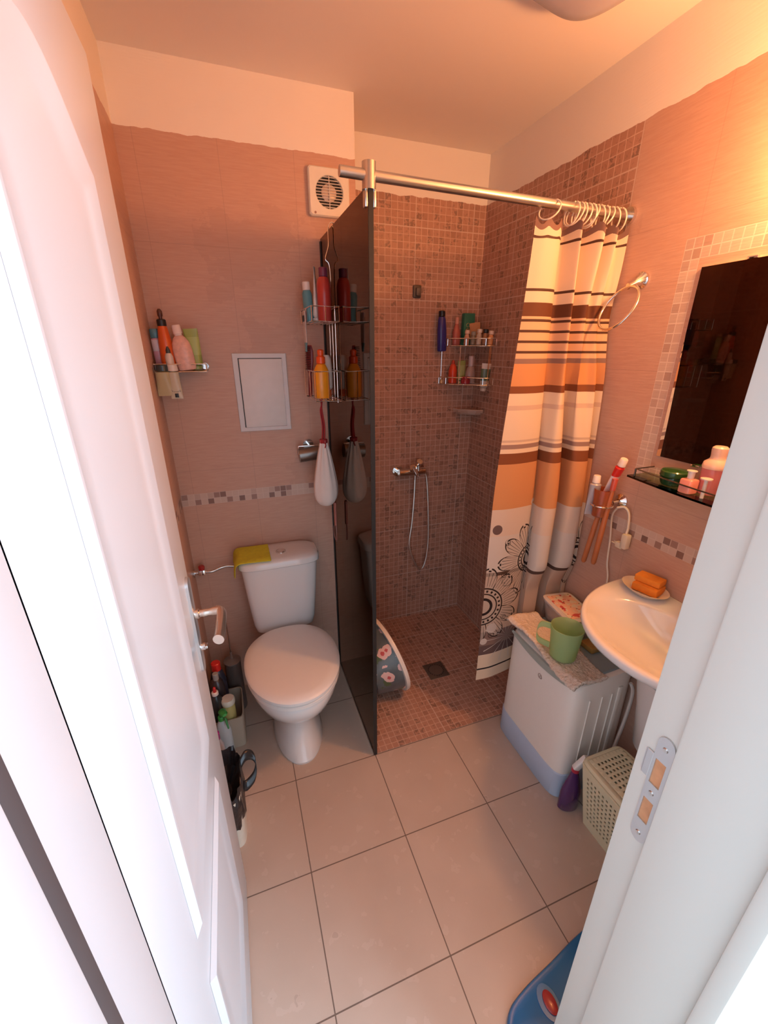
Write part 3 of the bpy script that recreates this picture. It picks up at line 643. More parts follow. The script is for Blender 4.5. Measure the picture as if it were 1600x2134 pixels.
# ================================================================== SHOWER
mx = thing('shower_mixer', 'chrome shower mixer with lever and hanging hose on the mosaic wall', 'tap', (0.49, 0.863, 0.975))
b = BM(); cyl(b, (-.075, -.050, 0), (.075, -.050, 0), .021, 24); cyl(b, (-.065, 0, 0), (-.065, -.05, 0), .014); cyl(b, (.065, 0, 0), (.065, -.05, 0), .014)
cyl(b, (-.065, 0, 0), (-.065, -.008, 0), .030, 24); cyl(b, (.065, 0, 0), (.065, -.008, 0), .030, 24); cyl(b, (.02, -.05, -.02), (.02, -.05, -.045), .010); obj('mixer_body', b, M_CHROME, mx)
b = BM(); cyl(b, (0, -.050, .005), (0, -.072, .03), .020, 20); tube(b, [(0, -.072, .03), (-.005, -.115, .024), (-.01, -.150, .010)], [.009, .008, .006], 12); obj('lever', b, M_CHROME, mx)
b = BM(); tube(b, smooth_pts([(.02, -.05, -.045), (.018, -.05, -.15), (.008, -.052, -.30), (-.006, -.054, -.43), (.02, -.056, -.53), (.065, -.058, -.61), (.10, -.056, -.56), (.115, -.052, -.42), (.108, -.048, -.22), (.095, -.045, -.06), (.080, -.045, -.01), (.060, -.046, .015)], 8), .0052, 8); obj('hose', b, M_STEEL, mx)
b = BM(); cyl(b, (.035, -.060, -.022), (.035, -.060, .045), .010, 16); cyl(b, (.035, -.06, .045), (.035, -.075, .062), .016, 16); obj('hand_shower', b, M_CHROME, mx)
br = thing('shower_bracket', 'small dark bracket remnant on the mosaic wall above the shower mixer', 'bracket', (0.513, 0.863, 1.858))
b = BM(); box(b, -.021, .021, -.010, 0, -.028, .028, .006); obj('back_plate', b, mat('dark_bracket', (.10, .075, .06), .45), br)
b = BM(); box(b, -.010, .014, -.024, -.009, -.020, .016, .004); obj('clip', b, mat('dark_bracket2', (.13, .10, .08), .4), br)
# tub leaning on the glass
tn = Vector((.9597, .142, .2422)).normalized(); tc_ = Vector((.196, .368, .196))
tubo = thing('wash_tub', 'round plastic tub with orchid print tipped on its side against the glass panel', 'tub', tuple(tc_))
def tub_ring(r, d): # d = distance behind the rim
    e1 = Vector((0, 0, 1)).cross(tn).normalized(); e2 = tn.cross(e1)
    return [(-tn * d) + (e1 * math.cos(2 * PI * i / 64) + e2 * math.sin(2 * PI * i / 64)) * r for i in range(64)]
def tub_mat():
    m, n, l, p = nm('orchid_print'); g = NG(m); vec, xyz = g.coord()
    vo = n.new('ShaderNodeTexVoronoi'); vo.inputs['Scale'].default_value = 15; vo.inputs['Randomness'].default_value = .9; l.new(vec, vo.inputs['Vector'])
    nzz = g.noise(vec, 26, 4)
    bgc = g.mix(g.noise(vec, 9, 4), (.03, .035, .05), (.22, .26, .25))
    bgc = g.mix(g.m('GREATER_THAN', g.noise(vec, 15, 3), .62), bgc, (.10, .14, .06))
    d = g.m('ADD', vo.outputs['Distance'], g.m('MULTIPLY', g.m('SUBTRACT', nzz, .5), .5))
    fl = g.m('LESS_THAN', d, .40); core = g.m('LESS_THAN', d, .16)
    pet = g.mix(nzz, (.85, .42, .34), (.80, .62, .58)); c = g.mix(fl, bgc, pet); c = g.mix(core, c, (.62, .10, .10))
    l.new(c, p.inputs['Base Color']); p.inputs['Roughness'].default_value = .3; return m
RT = .1955
b = BM(); loft(b, [tub_ring(.136, .148), tub_ring(.144, .143), tub_ring(RT - .012, .018)], True, False); obj('printed_side', b, tub_mat(), tubo, label='dark side with pink orchid print')
b = BM(); loft(b, [tub_ring(RT - .014, .020), tub_ring(RT, .018), tub_ring(RT + .002, .010), tub_ring(RT, 0), tub_ring(RT - .008, .0), tub_ring(RT - .014, .006), tub_ring(.140, .139), tub_ring(.02, .141)], False, True); obj('rim_and_lining', b, plastic((.82, .72, .62)), tubo, label='cream rim and inside')
# drain
dr = thing('floor_drain', 'square dark floor drain in the shower mosaic', 'drain', (0.462, 0.361, 0.003))
b = BM(); box(b, -.055, .055, -.055, .055, 0, .003, .001); obj('frame', b, mat('drain_metal', (.20, .17, .14), .35, .7), dr)
b = BM(); lathe(b, [(.036, .003), (.036, .0045), (.001, .0048)], 40, cap0=False)
for k in range(20):
    t = 2 * PI * k / 20; 
obj('cover', b, mat('drain_cover', (.26, .22, .18), .35, .7), dr)
b = BM()
for k in range(20): t = 2 * PI * k / 20; box(b, .040 * math.cos(t) - .0022, .040 * math.cos(t) + .0022, .040 * math.sin(t) - .0022, .040 * math.sin(t) + .0022, .003, .0036)
obj('slots', b, M_BLACK, dr, smooth=False)
# shower caddy
sc_ = thing('shower_shelf', 'two-tier chrome corner shelf crowded with bottles in the shower', 'shelf', (XR, YS, 1.43))
for z in (0.0, 0.185):
    b = BM()
    arc = [Vector((-.215, -.006, z)), Vector((-.20, -.055, z)), Vector((-.13, -.115, z)), Vector((-.055, -.175, z)), Vector((-.006, -.19, z))]
    A = smooth_pts(arc, 6); tube(b, A, .0025, 8); tube(b, [p + Vector((0, 0, .034)) for p in A], .0025, 8)
    tube(b, [(-.215, -.006, z), (-.006, -.006, z), (-.006, -.19, z)], .0025, 8)
    for k in (0, 6, 12, 18, 24): cyl(b, A[k], A[k] + Vector((0, 0, .034)), .0018, 6)
    for k in range(1, 9): x = -.215 + .024 * k; yy = min((p.y for p in A if p.x >= x), default=-.006, key=lambda q: abs(q)) ; cyl(b, (x, -.006, z), (x, yy, z), .0013, 6)
    obj('tier', b, M_CHROME, sc_)
b = BM()
for x, y in ((-.205, -.006), (-.150, -.100), (-.035, -.183), (-.006, -.15)):
    b = BM(); cyl(b, (x, y, 0), (x, y, .19), .0022, 8); obj('upright', b, M_CHROME, sc_)
TZ, BZ = 1.6185, 1.4335
bottle('shampoo_bottle', 'tall dark blue bottle with black cap hung left of the shower corner shelf', 'bottle', (0.642, 0.822, 1.590), [
    B([(.020, 0), (.024, .004), (.024, .10), (.020, .145), (.016, .158)], plastic((.035, .03, .20)), sy=.8), B(cylp(.0165, .028, .003, .158), plastic((.01, .01, .015)), 'cap')], (0, -.05, 0))
bottle('lotion_bottle', 'peach translucent bottle with a dark red base on the top tier of the shower shelf', 'bottle', (0.725, 0.832, TZ), [
    B([(.018, 0), (.021, .003), (.021, .06), (.013, .085), (.008, .10)], plastic((.50, .13, .10)), sy=.8), B([(.009, .10), (.0085, .13)], plastic((.72, .32, .22)), 'cap')])
t = thing('cardboard_box', 'green printed box standing at the back of the shower shelf top tier', 'box', (0.792, 0.838, TZ))
b = BM(); box(b, -.030, .030, -.014, .014, 0, .150, .001); obj('carton', b, mat('green_carton', (.03, .17, .10), .6, var=.25, scale=20), t)
b = BM()
for k, zz in enumerate((.095, .070)):
    for dx in (-.008, .010): tube(b, [p + Vector((dx, -.0148, zz)) for p in circle((0, 0, 0), .009, 'y', 14)], .0016, 5, closed=True)
obj('printed_rings', b, plastic((.40, .33, .14)), t)
t = thing('soap_box', 'tan folded packet leaning at the right end of the shower shelf top tier', 'packet', (0.828, 0.806, TZ + .002))
b = BM(); box(b, -.028, .024, -.010, .010, .0, .105, .002); bmesh.ops.transform(b, matrix=Matrix.Rotation(-.12, 4, 'Y'), verts=b.verts); obj('packet', b, mat('tan_packet', (.50, .24, .10), .6, var=.12), t)
t.rotation_euler = (0, 0, -0.5)
for (x, y, c1, c2, hgt, lab) in ((.752, .775, (.60, .32, .22), (.82, .55, .40), .052, 'small peach bottle with wide pale cap, leftmost in front on the shower shelf top tier'),
        (.775, .753, (.24, .20, .15), (.30, .26, .2), .045, 'small dull brown pot beside the pale capped bottle on the shower shelf top tier'),
        (.797, .735, (.58, .46, .36), (.74, .62, .50), .056, 'small beige bottle with pale cap in the middle of the shower shelf front row'),
        (.822, .720, (.34, .17, .09), (.02, .02, .02), .055, 'small brown bottle with black cap in the shower shelf front row'),
        (.843, .702, (.74, .34, .14), (.76, .60, .48), .048, 'small orange tube with white cap in the shower shelf front row'),
        ):
    bottle('mini_bottle', lab, 'bottle', (x, y, TZ), [B([(.010, 0), (.013, .003), (.013, hgt - .012), (.009, hgt)], plastic(c1)), B(cylp(.0125, .018, .002, hgt), plastic(c2), 'cap')], (0.0, .06, 0))
bottle('shampoo_bottle', 'bright orange red bottle at the left of the shower shelf lower tier', 'bottle', (0.706, 0.812, BZ), [
    B([(.018, 0), (.0215, .003), (.0215, .065), (.015, .088), (.009, .096)], plastic((.68, .06, .02))), B([(.0085, .096), (.0085, .108), (.005, .114)], plastic((.50, .05, .03)), 'cap')])
squeeze_tube('cream_tube', 'pale green tube standing on its cap in the middle of the shower shelf lower tier', 'tube', (0.752, 0.802, BZ), .044, .100, plastic((.34, .40, .13)), plastic((.50, .55, .25)), .016, .012, (0, -.02, .1), plastic((.40, .46, .20)))
bottle('shampoo_bottle', 'clear grey bottle with tall pale cap in the middle of the shower shelf lower tier', 'bottle', (0.785, 0.770, BZ), [
    B([(.024, 0), (.028, .003), (.028, .045), (.020, .075), (.013, .085)], plastic((.36, .26, .24)), sy=.8), B(cylp(.0130, .050, .002, .085), plastic((.50, .40, .40)), 'cap')])
bottle('soap_jar', 'low dark red jar in front on the shower shelf lower tier', 'jar', (0.752, 0.757, BZ), [B([(.020, 0), (.024, .003), (.024, .022), (.021, .026)], plastic((.30, .02, .03))), B(cylp(.0225, .010, .002, .026), plastic((.36, .03, .03)), 'lid')])
squeeze_tube('cream_tube', 'white tube with dark green print at the right end of the shower shelf lower tier', 'tube', (0.838, 0.722, BZ - .035), .042, .120, plastic((.66, .55, .46)), plastic((.66, .55, .46)), .014, .015, (0, .06, -.5), plastic((.10, .16, .09)))
bottle('small_cap', 'tiny cream cap lying at the left corner of the shower shelf lower tier', 'cap', (0.660, 0.845, BZ), [B(cylp(.0075, .016, .001), plastic((.72, .45, .22)), 'shell'), B(cylp(.006, .003, .0005, .016), plastic((.6, .4, .2)), 'rim')])
cs = thing('corner_soap_dish', 'tile coloured ceramic corner dish in the shower below the wire shelf', 'soap dish', (XR, YS, 1.27))
b = BM(); arc = [(0, 0), (-.115, 0), (-.105, -.035), (-.07, -.075), (-.035, -.105), (0, -.115)]
for (z0, z1, s) in ((0, .012, .82), (.012, .024, 1.0)):
    va = [b.verts.new((x * s - .0005, y * s - .0005, z0)) for x, y in arc]; vb = [b.verts.new((x * (1 if z1 > .02 else s) - .0005, y * (1 if z1 > .02 else s) - .0005, z1)) for x, y in arc]
    b.faces.new(va); b.faces.new(vb)
    for i in range(len(arc)): k = (i + 1) % len(arc); b.faces.new((va[i], va[k], vb[k], vb[i]))
obj('shelf', b, mat('dish_ceramic', (.50, .32, .24), .35), cs, smooth=False)
b = BM(); tube(b, [(x - .0005, y - .0005, .026) for x, y in arc[1:]], .0035, 8); obj('lip', b, mat('dish_lip', (.60, .42, .33), .3), cs)

# ---- curtain
def curtain_material():
    m, n, l, p = nm('striped_curtain'); g = NG(m)
    at = n.new('ShaderNodeUVMap'); at.uv_map = 'UVMap'; sp = n.new('ShaderNodeSeparateXYZ'); l.new(at.outputs[0], sp.inputs[0]); u, z = sp.outputs[0], sp.outputs[1]   # metres
    BRD, BRN, THN, CRM, PCH, TAN, GRY = (.24, .14, .12), (.25, .085, .035), (.10, .048, .034), (.84, .68, .50), (.80, .50, .30), (.70, .33, .14), (.30, .19, .155)
    low = [(0, CRM), (.300, (.02, .015, .015)), (.306, CRM), (.378, (.16, .10, .09)), (.425, (.27, .17, .14)), (.50, (.62, .45, .34)), (.760, (.11, .065, .05)), (.778, (.74, .66, .58)), (.93, (.76, .62, .50)), (1.042, TAN), (1.215, BRN), (1.252, CRM), (1.270, (.36, .235, .20)), (1.284, CRM), (1.296, (.66, .50, .38)), (1.301, CRM)]
    high = [(0, CRM), (1.400, (.70, .52, .40)), (1.418, CRM), (1.456, BRN), (1.480, TAN), (1.551, GRY), (1.566, PCH), (1.585, THN), (1.590, PCH), (1.614, THN), (1.620, PCH), (1.648, THN), (1.654, PCH), (1.674, THN), (1.680, PCH), (1.693, (.16, .06, .03)), (1.732, CRM), (1.759, THN), (1.767, CRM), (1.903, THN), (1.912, CRM), (1.932, BRD)]
    c1 = g.ramp(g.m('DIVIDE', z, 2.0), [(a / 2, c) for a, c in low], 'CONSTANT'); c2 = g.ramp(g.m('DIVIDE', z, 2.0), [(a / 2, c) for a, c in high], 'CONSTANT')
    c = g.mix(g.m('GREATER_THAN', z, 1.35), c1, c2)
    # drawn flowers
    for (cu, cz, R0, R1, ph, u0_, u1_) in FLOWERS:
        du = g.m('SUBTRACT', u, cu); dz = g.m('SUBTRACT', z, cz); r = g.m('SQRT', g.m('ADD', g.m('MULTIPLY', du, du), g.m('MULTIPLY', dz, dz))); th = g.m('ADD', g.m('ARCTAN2', dz, du), ph)
        k = 5
        pet = g.m('ABSOLUTE', g.m('SINE', g.m('MULTIPLY', th, k / 1.0)))
        Rp = g.m('ADD', R0, g.m('MULTIPLY', R1 - R0, g.m('POWER', pet, .38)))
        Rp = g.m('SUBTRACT', Rp, g.m('MULTIPLY', .010, g.m('GREATER_THAN', pet, .985)))
        clipu = g.between(u, u0_, u1_); inside = g.m('MULTIPLY', g.m('LESS_THAN', r, Rp), clipu)
        outl = g.m('LESS_THAN', g.m('ABSOLUTE', g.m('SUBTRACT', r, Rp)), .0036)
        sl = g.m('LESS_THAN', pet, .10); sl = g.m('MULTIPLY', sl, g.between(r, R0, R1 * .80))
        rays = g.m('MULTIPLY', g.m('LESS_THAN', g.m('ABSOLUTE', g.m('SINE', g.m('MULTIPLY', th, 30))), .22), g.between(r, R0 + .01, R1 * .90))
        ring1 = g.m('LESS_THAN', g.m('ABSOLUTE', g.m('SUBTRACT', r, R0)), .0032); ring2 = g.m('LESS_THAN', g.m('ABSOLUTE', g.m('SUBTRACT', r, R0 * .70)), .0028); ring3 = g.m('LESS_THAN', g.m('ABSOLUTE', g.m('SUBTRACT', r, R0 * .42)), .006)
        dots = g.m('MULTIPLY', g.m('GREATER_THAN', g.m('SINE', g.m('MULTIPLY', th, 22)), .25), g.between(r, R0 * .79, R0 * .91))
        lines = g.m('MAXIMUM', g.m('MULTIPLY', inside, g.m('MAXIMUM', rays, sl)), g.m('MAXIMUM', g.m('MAXIMUM', ring1, ring2), g.m('MAXIMUM', ring3, g.m('MAXIMUM', dots, outl))))
        lines = g.m('MULTIPLY', lines, clipu)
        c = g.mix(g.m('MULTIPLY', inside, .55), c, (.60, .49, .40)); c = g.mix(lines, c, (.030, .020, .018))
    for (cu, cz, rr_, col) in DOTS:
        du = g.m('SUBTRACT', u, cu); dz = g.m('SUBTRACT', z, cz); r = g.m('SQRT', g.m('ADD', g.m('MULTIPLY', du, du), g.m('MULTIPLY', dz, dz)))
        c = g.mix(g.m('LESS_THAN', r, rr_), c, col)
    for (cu, cz) in SPIRALS:
        du = g.m('SUBTRACT', u, cu); dz = g.m('SUBTRACT', z, cz); r = g.m('SQRT', g.m('ADD', g.m('MULTIPLY', du, du), g.m('MULTIPLY', dz, dz))); th = g.m('ARCTAN2', dz, du)
        f = g.m('FRACT', g.m('ADD', g.m('DIVIDE', r, .009), g.m('DIVIDE', th, 2 * PI)))
        c = g.mix(g.m('MULTIPLY', g.m('LESS_THAN', f, .28), g.m('LESS_THAN', r, .016)), c, (.04, .025, .02))
    # pale umbel stems near the hem
    cu, cz = .135, .455; du = g.m('SUBTRACT', u, cu); dz = g.m('SUBTRACT', z, cz); r = g.m('SQRT', g.m('ADD', g.m('MULTIPLY', du, du), g.m('MULTIPLY', dz, dz))); th = g.m('ARCTAN2', dz, du)
    um = g.m('MULTIPLY', g.m('LESS_THAN', g.m('ABSOLUTE', g.m('SINE', g.m('MULTIPLY', th, 7))), .10), g.m('LESS_THAN', r, .125))
    um = g.m('MULTIPLY', um, g.m('LESS_THAN', dz, .06)); c = g.mix(um, c, (.74, .66, .58))
    l.new(c, p.inputs['Base Color']); p.inputs['Roughness'].default_value = .55; p.inputs['Specular IOR Level'].default_value = .2
    # thin polyester lets some light through
    tl = n.new('ShaderNodeBsdfTranslucent'); l.new(c, tl.inputs[0]); ms = n.new('ShaderNodeMixShader'); ms.inputs[0].default_value = .25
    l.new(p.outputs[0], ms.inputs[1]); l.new(tl.outputs[0], ms.inputs[2]); l.new(ms.outputs[0], n['Material Output'].inputs[0])
    return m
CT = [(.508, .000), (.540, -.012), (.580, -.014), (.604, .004), (.606, .038), (.640, .042), (.658, -.022), (.668, .010), (.690, .050), (.712, .040), (.734, -.030), (.748, -.026), (.752, .030), (.780, .036), (.800, -.024), (.812, .010), (.835, .012), (.852, -.012)]
CB = [(.462, .000), (.520, -.006), (.580, .000), (.640, .012), (.658, .026), (.650, -.016), (.658, -.046), (.690, -.060), (.712, -.040), (.716, .040), (.744, .080), (.750, .010), (.752, -.050), (.790, -.070), (.818, -.050), (.822, .006), (.838, -.020), (.852, -.050)]
K = 9
top = smooth_pts([(x, y, 0) for x, y in CT], K); bot = smooth_pts([(x, y, 0) for x, y in CB], K)
ulen = [0.0]
for i in range(1, len(bot)): ulen.append(ulen[-1] + (bot[i] - bot[i - 1]).length)
FLOWERS = [(ulen[4 * K] + .004, .815, .060, .160, .3, -1, ulen[4 * K] + .022), (0.000, .625, .086, .175, .1, -1, .5), (ulen[16 * K] + .035, .835, .062, .160, .2, ulen[15 * K], 9)]
DOTS = [(.030, .965, .020, (.17, .11, .10)), (ulen[3 * K] + .012, 1.06, .014, (.78, .70, .62)), (ulen[16 * K] - .004, 1.085, .012, (.78, .62, .50)), (.018, .452, .016, (.70, .60, .52)), (.050, .515, .024, (.66, .58, .52))]
SPIRALS = [(.085, .905), (.085, .765), (.105, .560), (.052, .480), (ulen[16 * K] + .004, 1.01)]
M_CURT = curtain_material()
cu_t = thing('shower_curtain', 'orange, cream and brown striped shower curtain with line-drawn flowers, drawn to the right wall', 'curtain', (0.66, 0, 1.95))
b = BM(); NZ = 110; Z0, Z1 = .252, 1.962; uvl = b.loops.layers.uv.new('UVMap'); G = []
for k in range(NZ + 1):
    z = Z0 + (Z1 - Z0) * k / NZ; wgt = max(0, min(1, (z - 1.05) / (1.93 - 1.05))); wgt = wgt * wgt * (3 - 2 * wgt) * .6 + wgt * .4; row = []
    for i in range(len(bot)):
        p = bot[i].lerp(top[i], wgt); sag = 0
        if z > 1.90:   # scalloped sag between the rings
            ph_ = (ulen[i] / ulen[-1] * 12) % 1; sag = -.022 * math.sin(PI * ph_) * ((z - 1.90) / .062) ** 1.3
        v_ = b.verts.new((p.x + .004 * math.sin(3.1 * z + i * .05), p.y + .006 * math.sin(2.3 * z + i * .07) * (1 - wgt), z + sag)); bell = math.exp(-((z - 1.70) / .13) ** 2) * max(0, min(1, (v_.co.x - .72) / .04)); v_.co.y += (max(v_.co.y, .002) - v_.co.y) * bell; v_.co.y = v_.co.y if v_.co.x < .56 else v_.co.y + (max(v_.co.y, -.016) - v_.co.y) * max(0, min(1, (.80 - z) / .12)); row.append((v_, ulen[i], z))
    G.append(row)
for k in range(NZ):
    for i in range(len(bot) - 1):
        q = (G[k][i], G[k][i + 1], G[k + 1][i + 1], G[k + 1][i]); f = b.faces.new([a[0] for a in q])
        for lo, a in zip(f.loops, q): lo[uvl].uv = (a[1], a[2])
fab = obj('fabric', b, M_CURT, cu_t, world=True, auto=0)
rx_list = [.560, .640, .655, .668, .684, .700, .716, .735, .752, .772, .795, .820]
ring_proto = None
for k, x in enumerate(rx_list):
    tilt = .5 if k == 0 else random.uniform(-.25, .45)
    if ring_proto is None:
        b = BM(); tube(b, [p for p in circle((0, 0, -.019), .031, 'x', 30, PI * .5 + .35, PI * 2.5 + .1, full=False)], .0022, 8)
        cyl(b, (-.004, .010, .010), (.004, .010, .010), .0035, 8)
        o = obj('curtain_ring', b, plastic((.80, .68, .56)), None)
        ring_proto = o
    else: o = ring_proto.copy(); COL.objects.link(o)
    o.location = (x, 0.004, 1.9965); o.rotation_euler = (0, tilt, random.uniform(-.15, .15) + (.5 if k == 0 else 0))
    tag(o, 'white plastic curtain ring alone at the left end of the gathered curtain' if k == 0 else ('white plastic curtain ring nearest the right wall' if k == 11 else '%s ring from the left in the bunch of white rings on the rod' % ('first second third fourth fifth sixth seventh eighth ninth tenth'.split()[k - 1])), 'curtain ring', 'curtain rings on the shower rod')

# ================================================================== RIGHT WALL
rg = thing('towel_ring', 'chrome towel ring on the right wall in front of the shower curtain', 'towel ring', (XR, -0.088, 1.800))
b = BM(); tube(b, [(0, 0, 0), (-.006, 0, 0), (-.012, 0, -.002), (-.03, .002, -.010), (-.050, .004, -.018)], [.024, .024, .015, .010, .009], 24); obj('mount', b, M_CHROME, rg)
b = BM(); rc_ = circle((0, 0, -.069), .069, 'x', 48); tube(b, rc_, .0042, 10, closed=True)
bmesh.ops.transform(b, matrix=Matrix.Translation((-.049, -.004, -.019)) @ Matrix.Rotation(-.11, 4, 'Z') @ Matrix.Rotation(.458, 4, 'Y'), verts=b.verts); obj('ring', b, M_CHROME, rg)
mr = thing('mirror', 'frameless rectangular wall mirror above the basin with a mosaic tile surround', 'mirror', (XR, -0.60, 1.54))
b = BM(); box(b, -.006, -.0005, -.325, .325, -.256, .268); o = obj('glass', b, M_MIRROR, mr, smooth=False)
b = BM()
for y in (-.2, .2):
    for z0_, z1_ in ((-.262, -.256), (.268, .274)): b = BM(); box(b, -.009, -.0005, y - .012, y + .012, z0_, z1_, .001); obj('clip', b, M_CHROME, mr)
gs = thing('glass_shelf', 'green-edged glass shelf with metal gallery rail below the mirror', 'shelf', (XR, -0.58, 1.222))
b = BM(); pts = []
for i in range(21): t = i / 20; yy = .320 - .64 * t; pts.append((-.095 - .035 * math.sin(PI * t), yy))
outl = [(-.0005, .320)] + [(-.07, .320)] + pts[0:] + [(-.07, -.320), (-.0005, -.320)]
va = [b.verts.new((x, y, -.003)) for x, y in outl]; vb = [b.verts.new((x, y, .003)) for x, y in outl]; b.faces.new(va); b.faces.new(vb)
for i in range(len(outl)): k = (i + 1) % len(outl); b.faces.new((va[i], va[k], vb[k], vb[i]))
obj('glass', b, M_SHELFG, gs, smooth=False)
b = BM(); rl = [Vector((x + .012, y * .95, .026)) for x, y in pts]; tube(b, rl, .0022, 8)
tube(b, [Vector((-.005, .304, .026)), rl[0]], .0022, 8); tube(b, [Vector((-.005, -.304, .026)), rl[-1]], .0022, 8)
for p in (rl[0], rl[10], rl[-1]): cyl(b, (p.x, p.y, .003), (p.x, p.y, .026), .003, 8)
obj('rail', b, mat('dark_rail', (.20, .17, .15), .25, .9), gs)
SZ = 1.2255
bottle('cream_jar', 'shiny dark green round jar on the glass shelf', 'jar', (0.806, -0.385, SZ), [
    B([(.026, 0), (.031, .003), (.036, .018), (.036, .026)], plastic((.015, .055, .02), .15)), B([(.037, .027), (.038, .029), (.037, .041), (.034, .044), (.001, .046)], plastic((.03, .10, .025), .15), 'lid')])
bottle('nail_bottle', 'small square pink bottle with white cap at the front of the glass shelf', 'bottle', (0.775, -0.452, SZ), [
    B([(.016, 0), (.018, .002), (.018, .036), (.016, .039), (.008, .041)], mat('pink_liquid', (.85, .34, .27), .15, coat=.4), e=5), B([(.008, .041), (.0085, .060), (.0125, .061), (.0125, .063)], plastic((.85, .78, .72)), 'cap')])
for (x, y, c1, c2, lab) in ((.822, -.478, (.62, .20, .20), (.86, .58, .44), 'tall pink bottle with rounded peach cap on the glass shelf'), (.830, -.548, (.36, .20, .11), (.84, .56, .32), 'tall brown bottle with tan cap on the glass shelf')):
    bottle('lotion_bottle', lab, 'bottle', (x, y, SZ), [
        B([(.026, 0), (.029, .003), (.029, .070), (.0285, .072)], plastic(c1)), B([(.030, .072), (.031, .076), (.029, .088), (.020, .096), (.0175, .100), (.0175, .108), (.019, .120), (.0185, .128), (.014, .132)], plastic(c2), 'cap')])
bottle('swab_tube', 'thin white tube with flat cap standing beside the small pink bottle', 'tube', (0.765, -0.500, SZ), [
    B([(.0045, 0), (.0045, .052)], plastic((.82, .74, .70))), B([(.014, .052), (.014, .055), (.010, .056)], plastic((.85, .70, .62)), 'cap')])
bottle('lotion_bottle', 'pale cloudy white-capped bottle at the right of the glass shelf beside the jamb', 'bottle', (0.790, -0.552, SZ), [
    B([(.020, 0), (.023, .003), (.023, .055), (.021, .058)], plastic((.56, .46, .34))), B(cylp(.0215, .018, .002, .058), plastic((.86, .78, .68)), 'cap')])
# ---- ring holder with tubes and brushes
tr = thing('tumbler_holder', 'chrome wall ring holding toothpaste tubes and brushes left of the glass shelf', 'holder', (XR, -0.185, 1.100))
b = BM(); tube(b, [(0, 0, 0), (-.006, 0, 0), (-.012, 0, 0), (-.018, .0, 0)], [.024, .024, .014, .008], 20); cyl(b, (-.012, 0, 0), (-.035, 0.005, -.005), .006, 10); obj('mount', b, M_CHROME, tr)
b = BM(); tube(b, circle((-.070, .020, -.012), .036, 'z', 36), .0032, 8, closed=True); obj('ring', b, M_CHROME, tr)
b = BM(); loft(b, [sring(-.070, .020, .0245, .0245, -.055), sring(-.070, .020, .0265, .0265, -.053), sring(-.070, .020, .033, .033, .045), sring(-.070, .020, .0315, .0315, .045), sring(-.070, .020, .024, .024, -.050)]); obj('tumbler', b, mat('amber_tumbler', (.80, .26, .10), .25, trans=.75), tr, label='orange translucent tumbler')
def held_tube(label, loc, rot, w, L, body, cap, stripe=None):
    return squeeze_tube('toothpaste', label, 'toothpaste', loc, w, L, body, cap, .012, .026, rot, stripe)
held_tube('grey toothpaste tube with white cap standing in the wall ring', (0.783, -0.136, 1.188), (PI, 0, -.4), .038, .120, plastic((.42, .40, .43)), plastic((.86, .76, .68)))
held_tube('red and white toothpaste tube with white cap leaning in the wall ring', (0.806, -0.210, 1.262), (PI + .34, 0.0, -.1), .032, .135, plastic((.72, .02, .015)), plastic((.86, .74, .66)), plastic((.80, .68, .66)))
for (a, e_, lab) in (((.800, -.165, 1.10), (.790, -.140, .848), 'orange brown brush handle pointing down to the left below the wall ring'), ((.798, -.195, 1.15), (.790, -.185, .862), 'orange brown brush handle pointing straight down below the wall ring')):
    t = thing('wooden_brush', lab, 'brush', e_)
    b = BM(); d = Vector(a) - Vector(e_); tube(b, [d * f for f in (0, .03, .5, .9, 1)], [.006, .0095, .0095, .008, .007], 12); obj('handle', b, mat('orange_wood_%d' % len(lab), (.50, .15, .05), .4, var=.15), t)
    b = BM(); tube(b, [d * 1.0, d * 1.14], [.009, .010], 10); obj('head', b, plastic((.62, .10, .06)), t)
# ---- white cable with plug
t = thing('power_cord', 'white cable with angled plug hanging on the right wall beside the tubes', 'cord', (0.850, -0.215, 1.10))
b = BM(); tube(b, smooth_pts([(-.02, .012, -.015), (-.008, -.006, -.010), (0, -.020, -.030), (0, -.028, -.075), (-.004, -.030, -.105)], 8), .0042, 10)
tube(b, smooth_pts([(-.02, .012, -.015), (-.004, .04, -.06), (.006, .036, -.15), (.004, .026, -.24), (.004, .010, -.30), (.006, .010, -.40), (.006, .012, -.52)], 8), .0035, 8); obj('cable', b, plastic((.80, .66, .52)), t)
b = BM(); box(b, -.016, .008, -.046, -.022, -.155, -.100, .005); box(b, -.014, .006, -.030, -.002, -.160, -.138, .004); cyl(b, (-.01, -.002, -.148), (-.01, .014, -.148), .002, 8); cyl(b, (.002, -.002, -.148), (.002, .014, -.148), .002, 8); obj('plug', b, plastic((.80, .68, .52)), t)

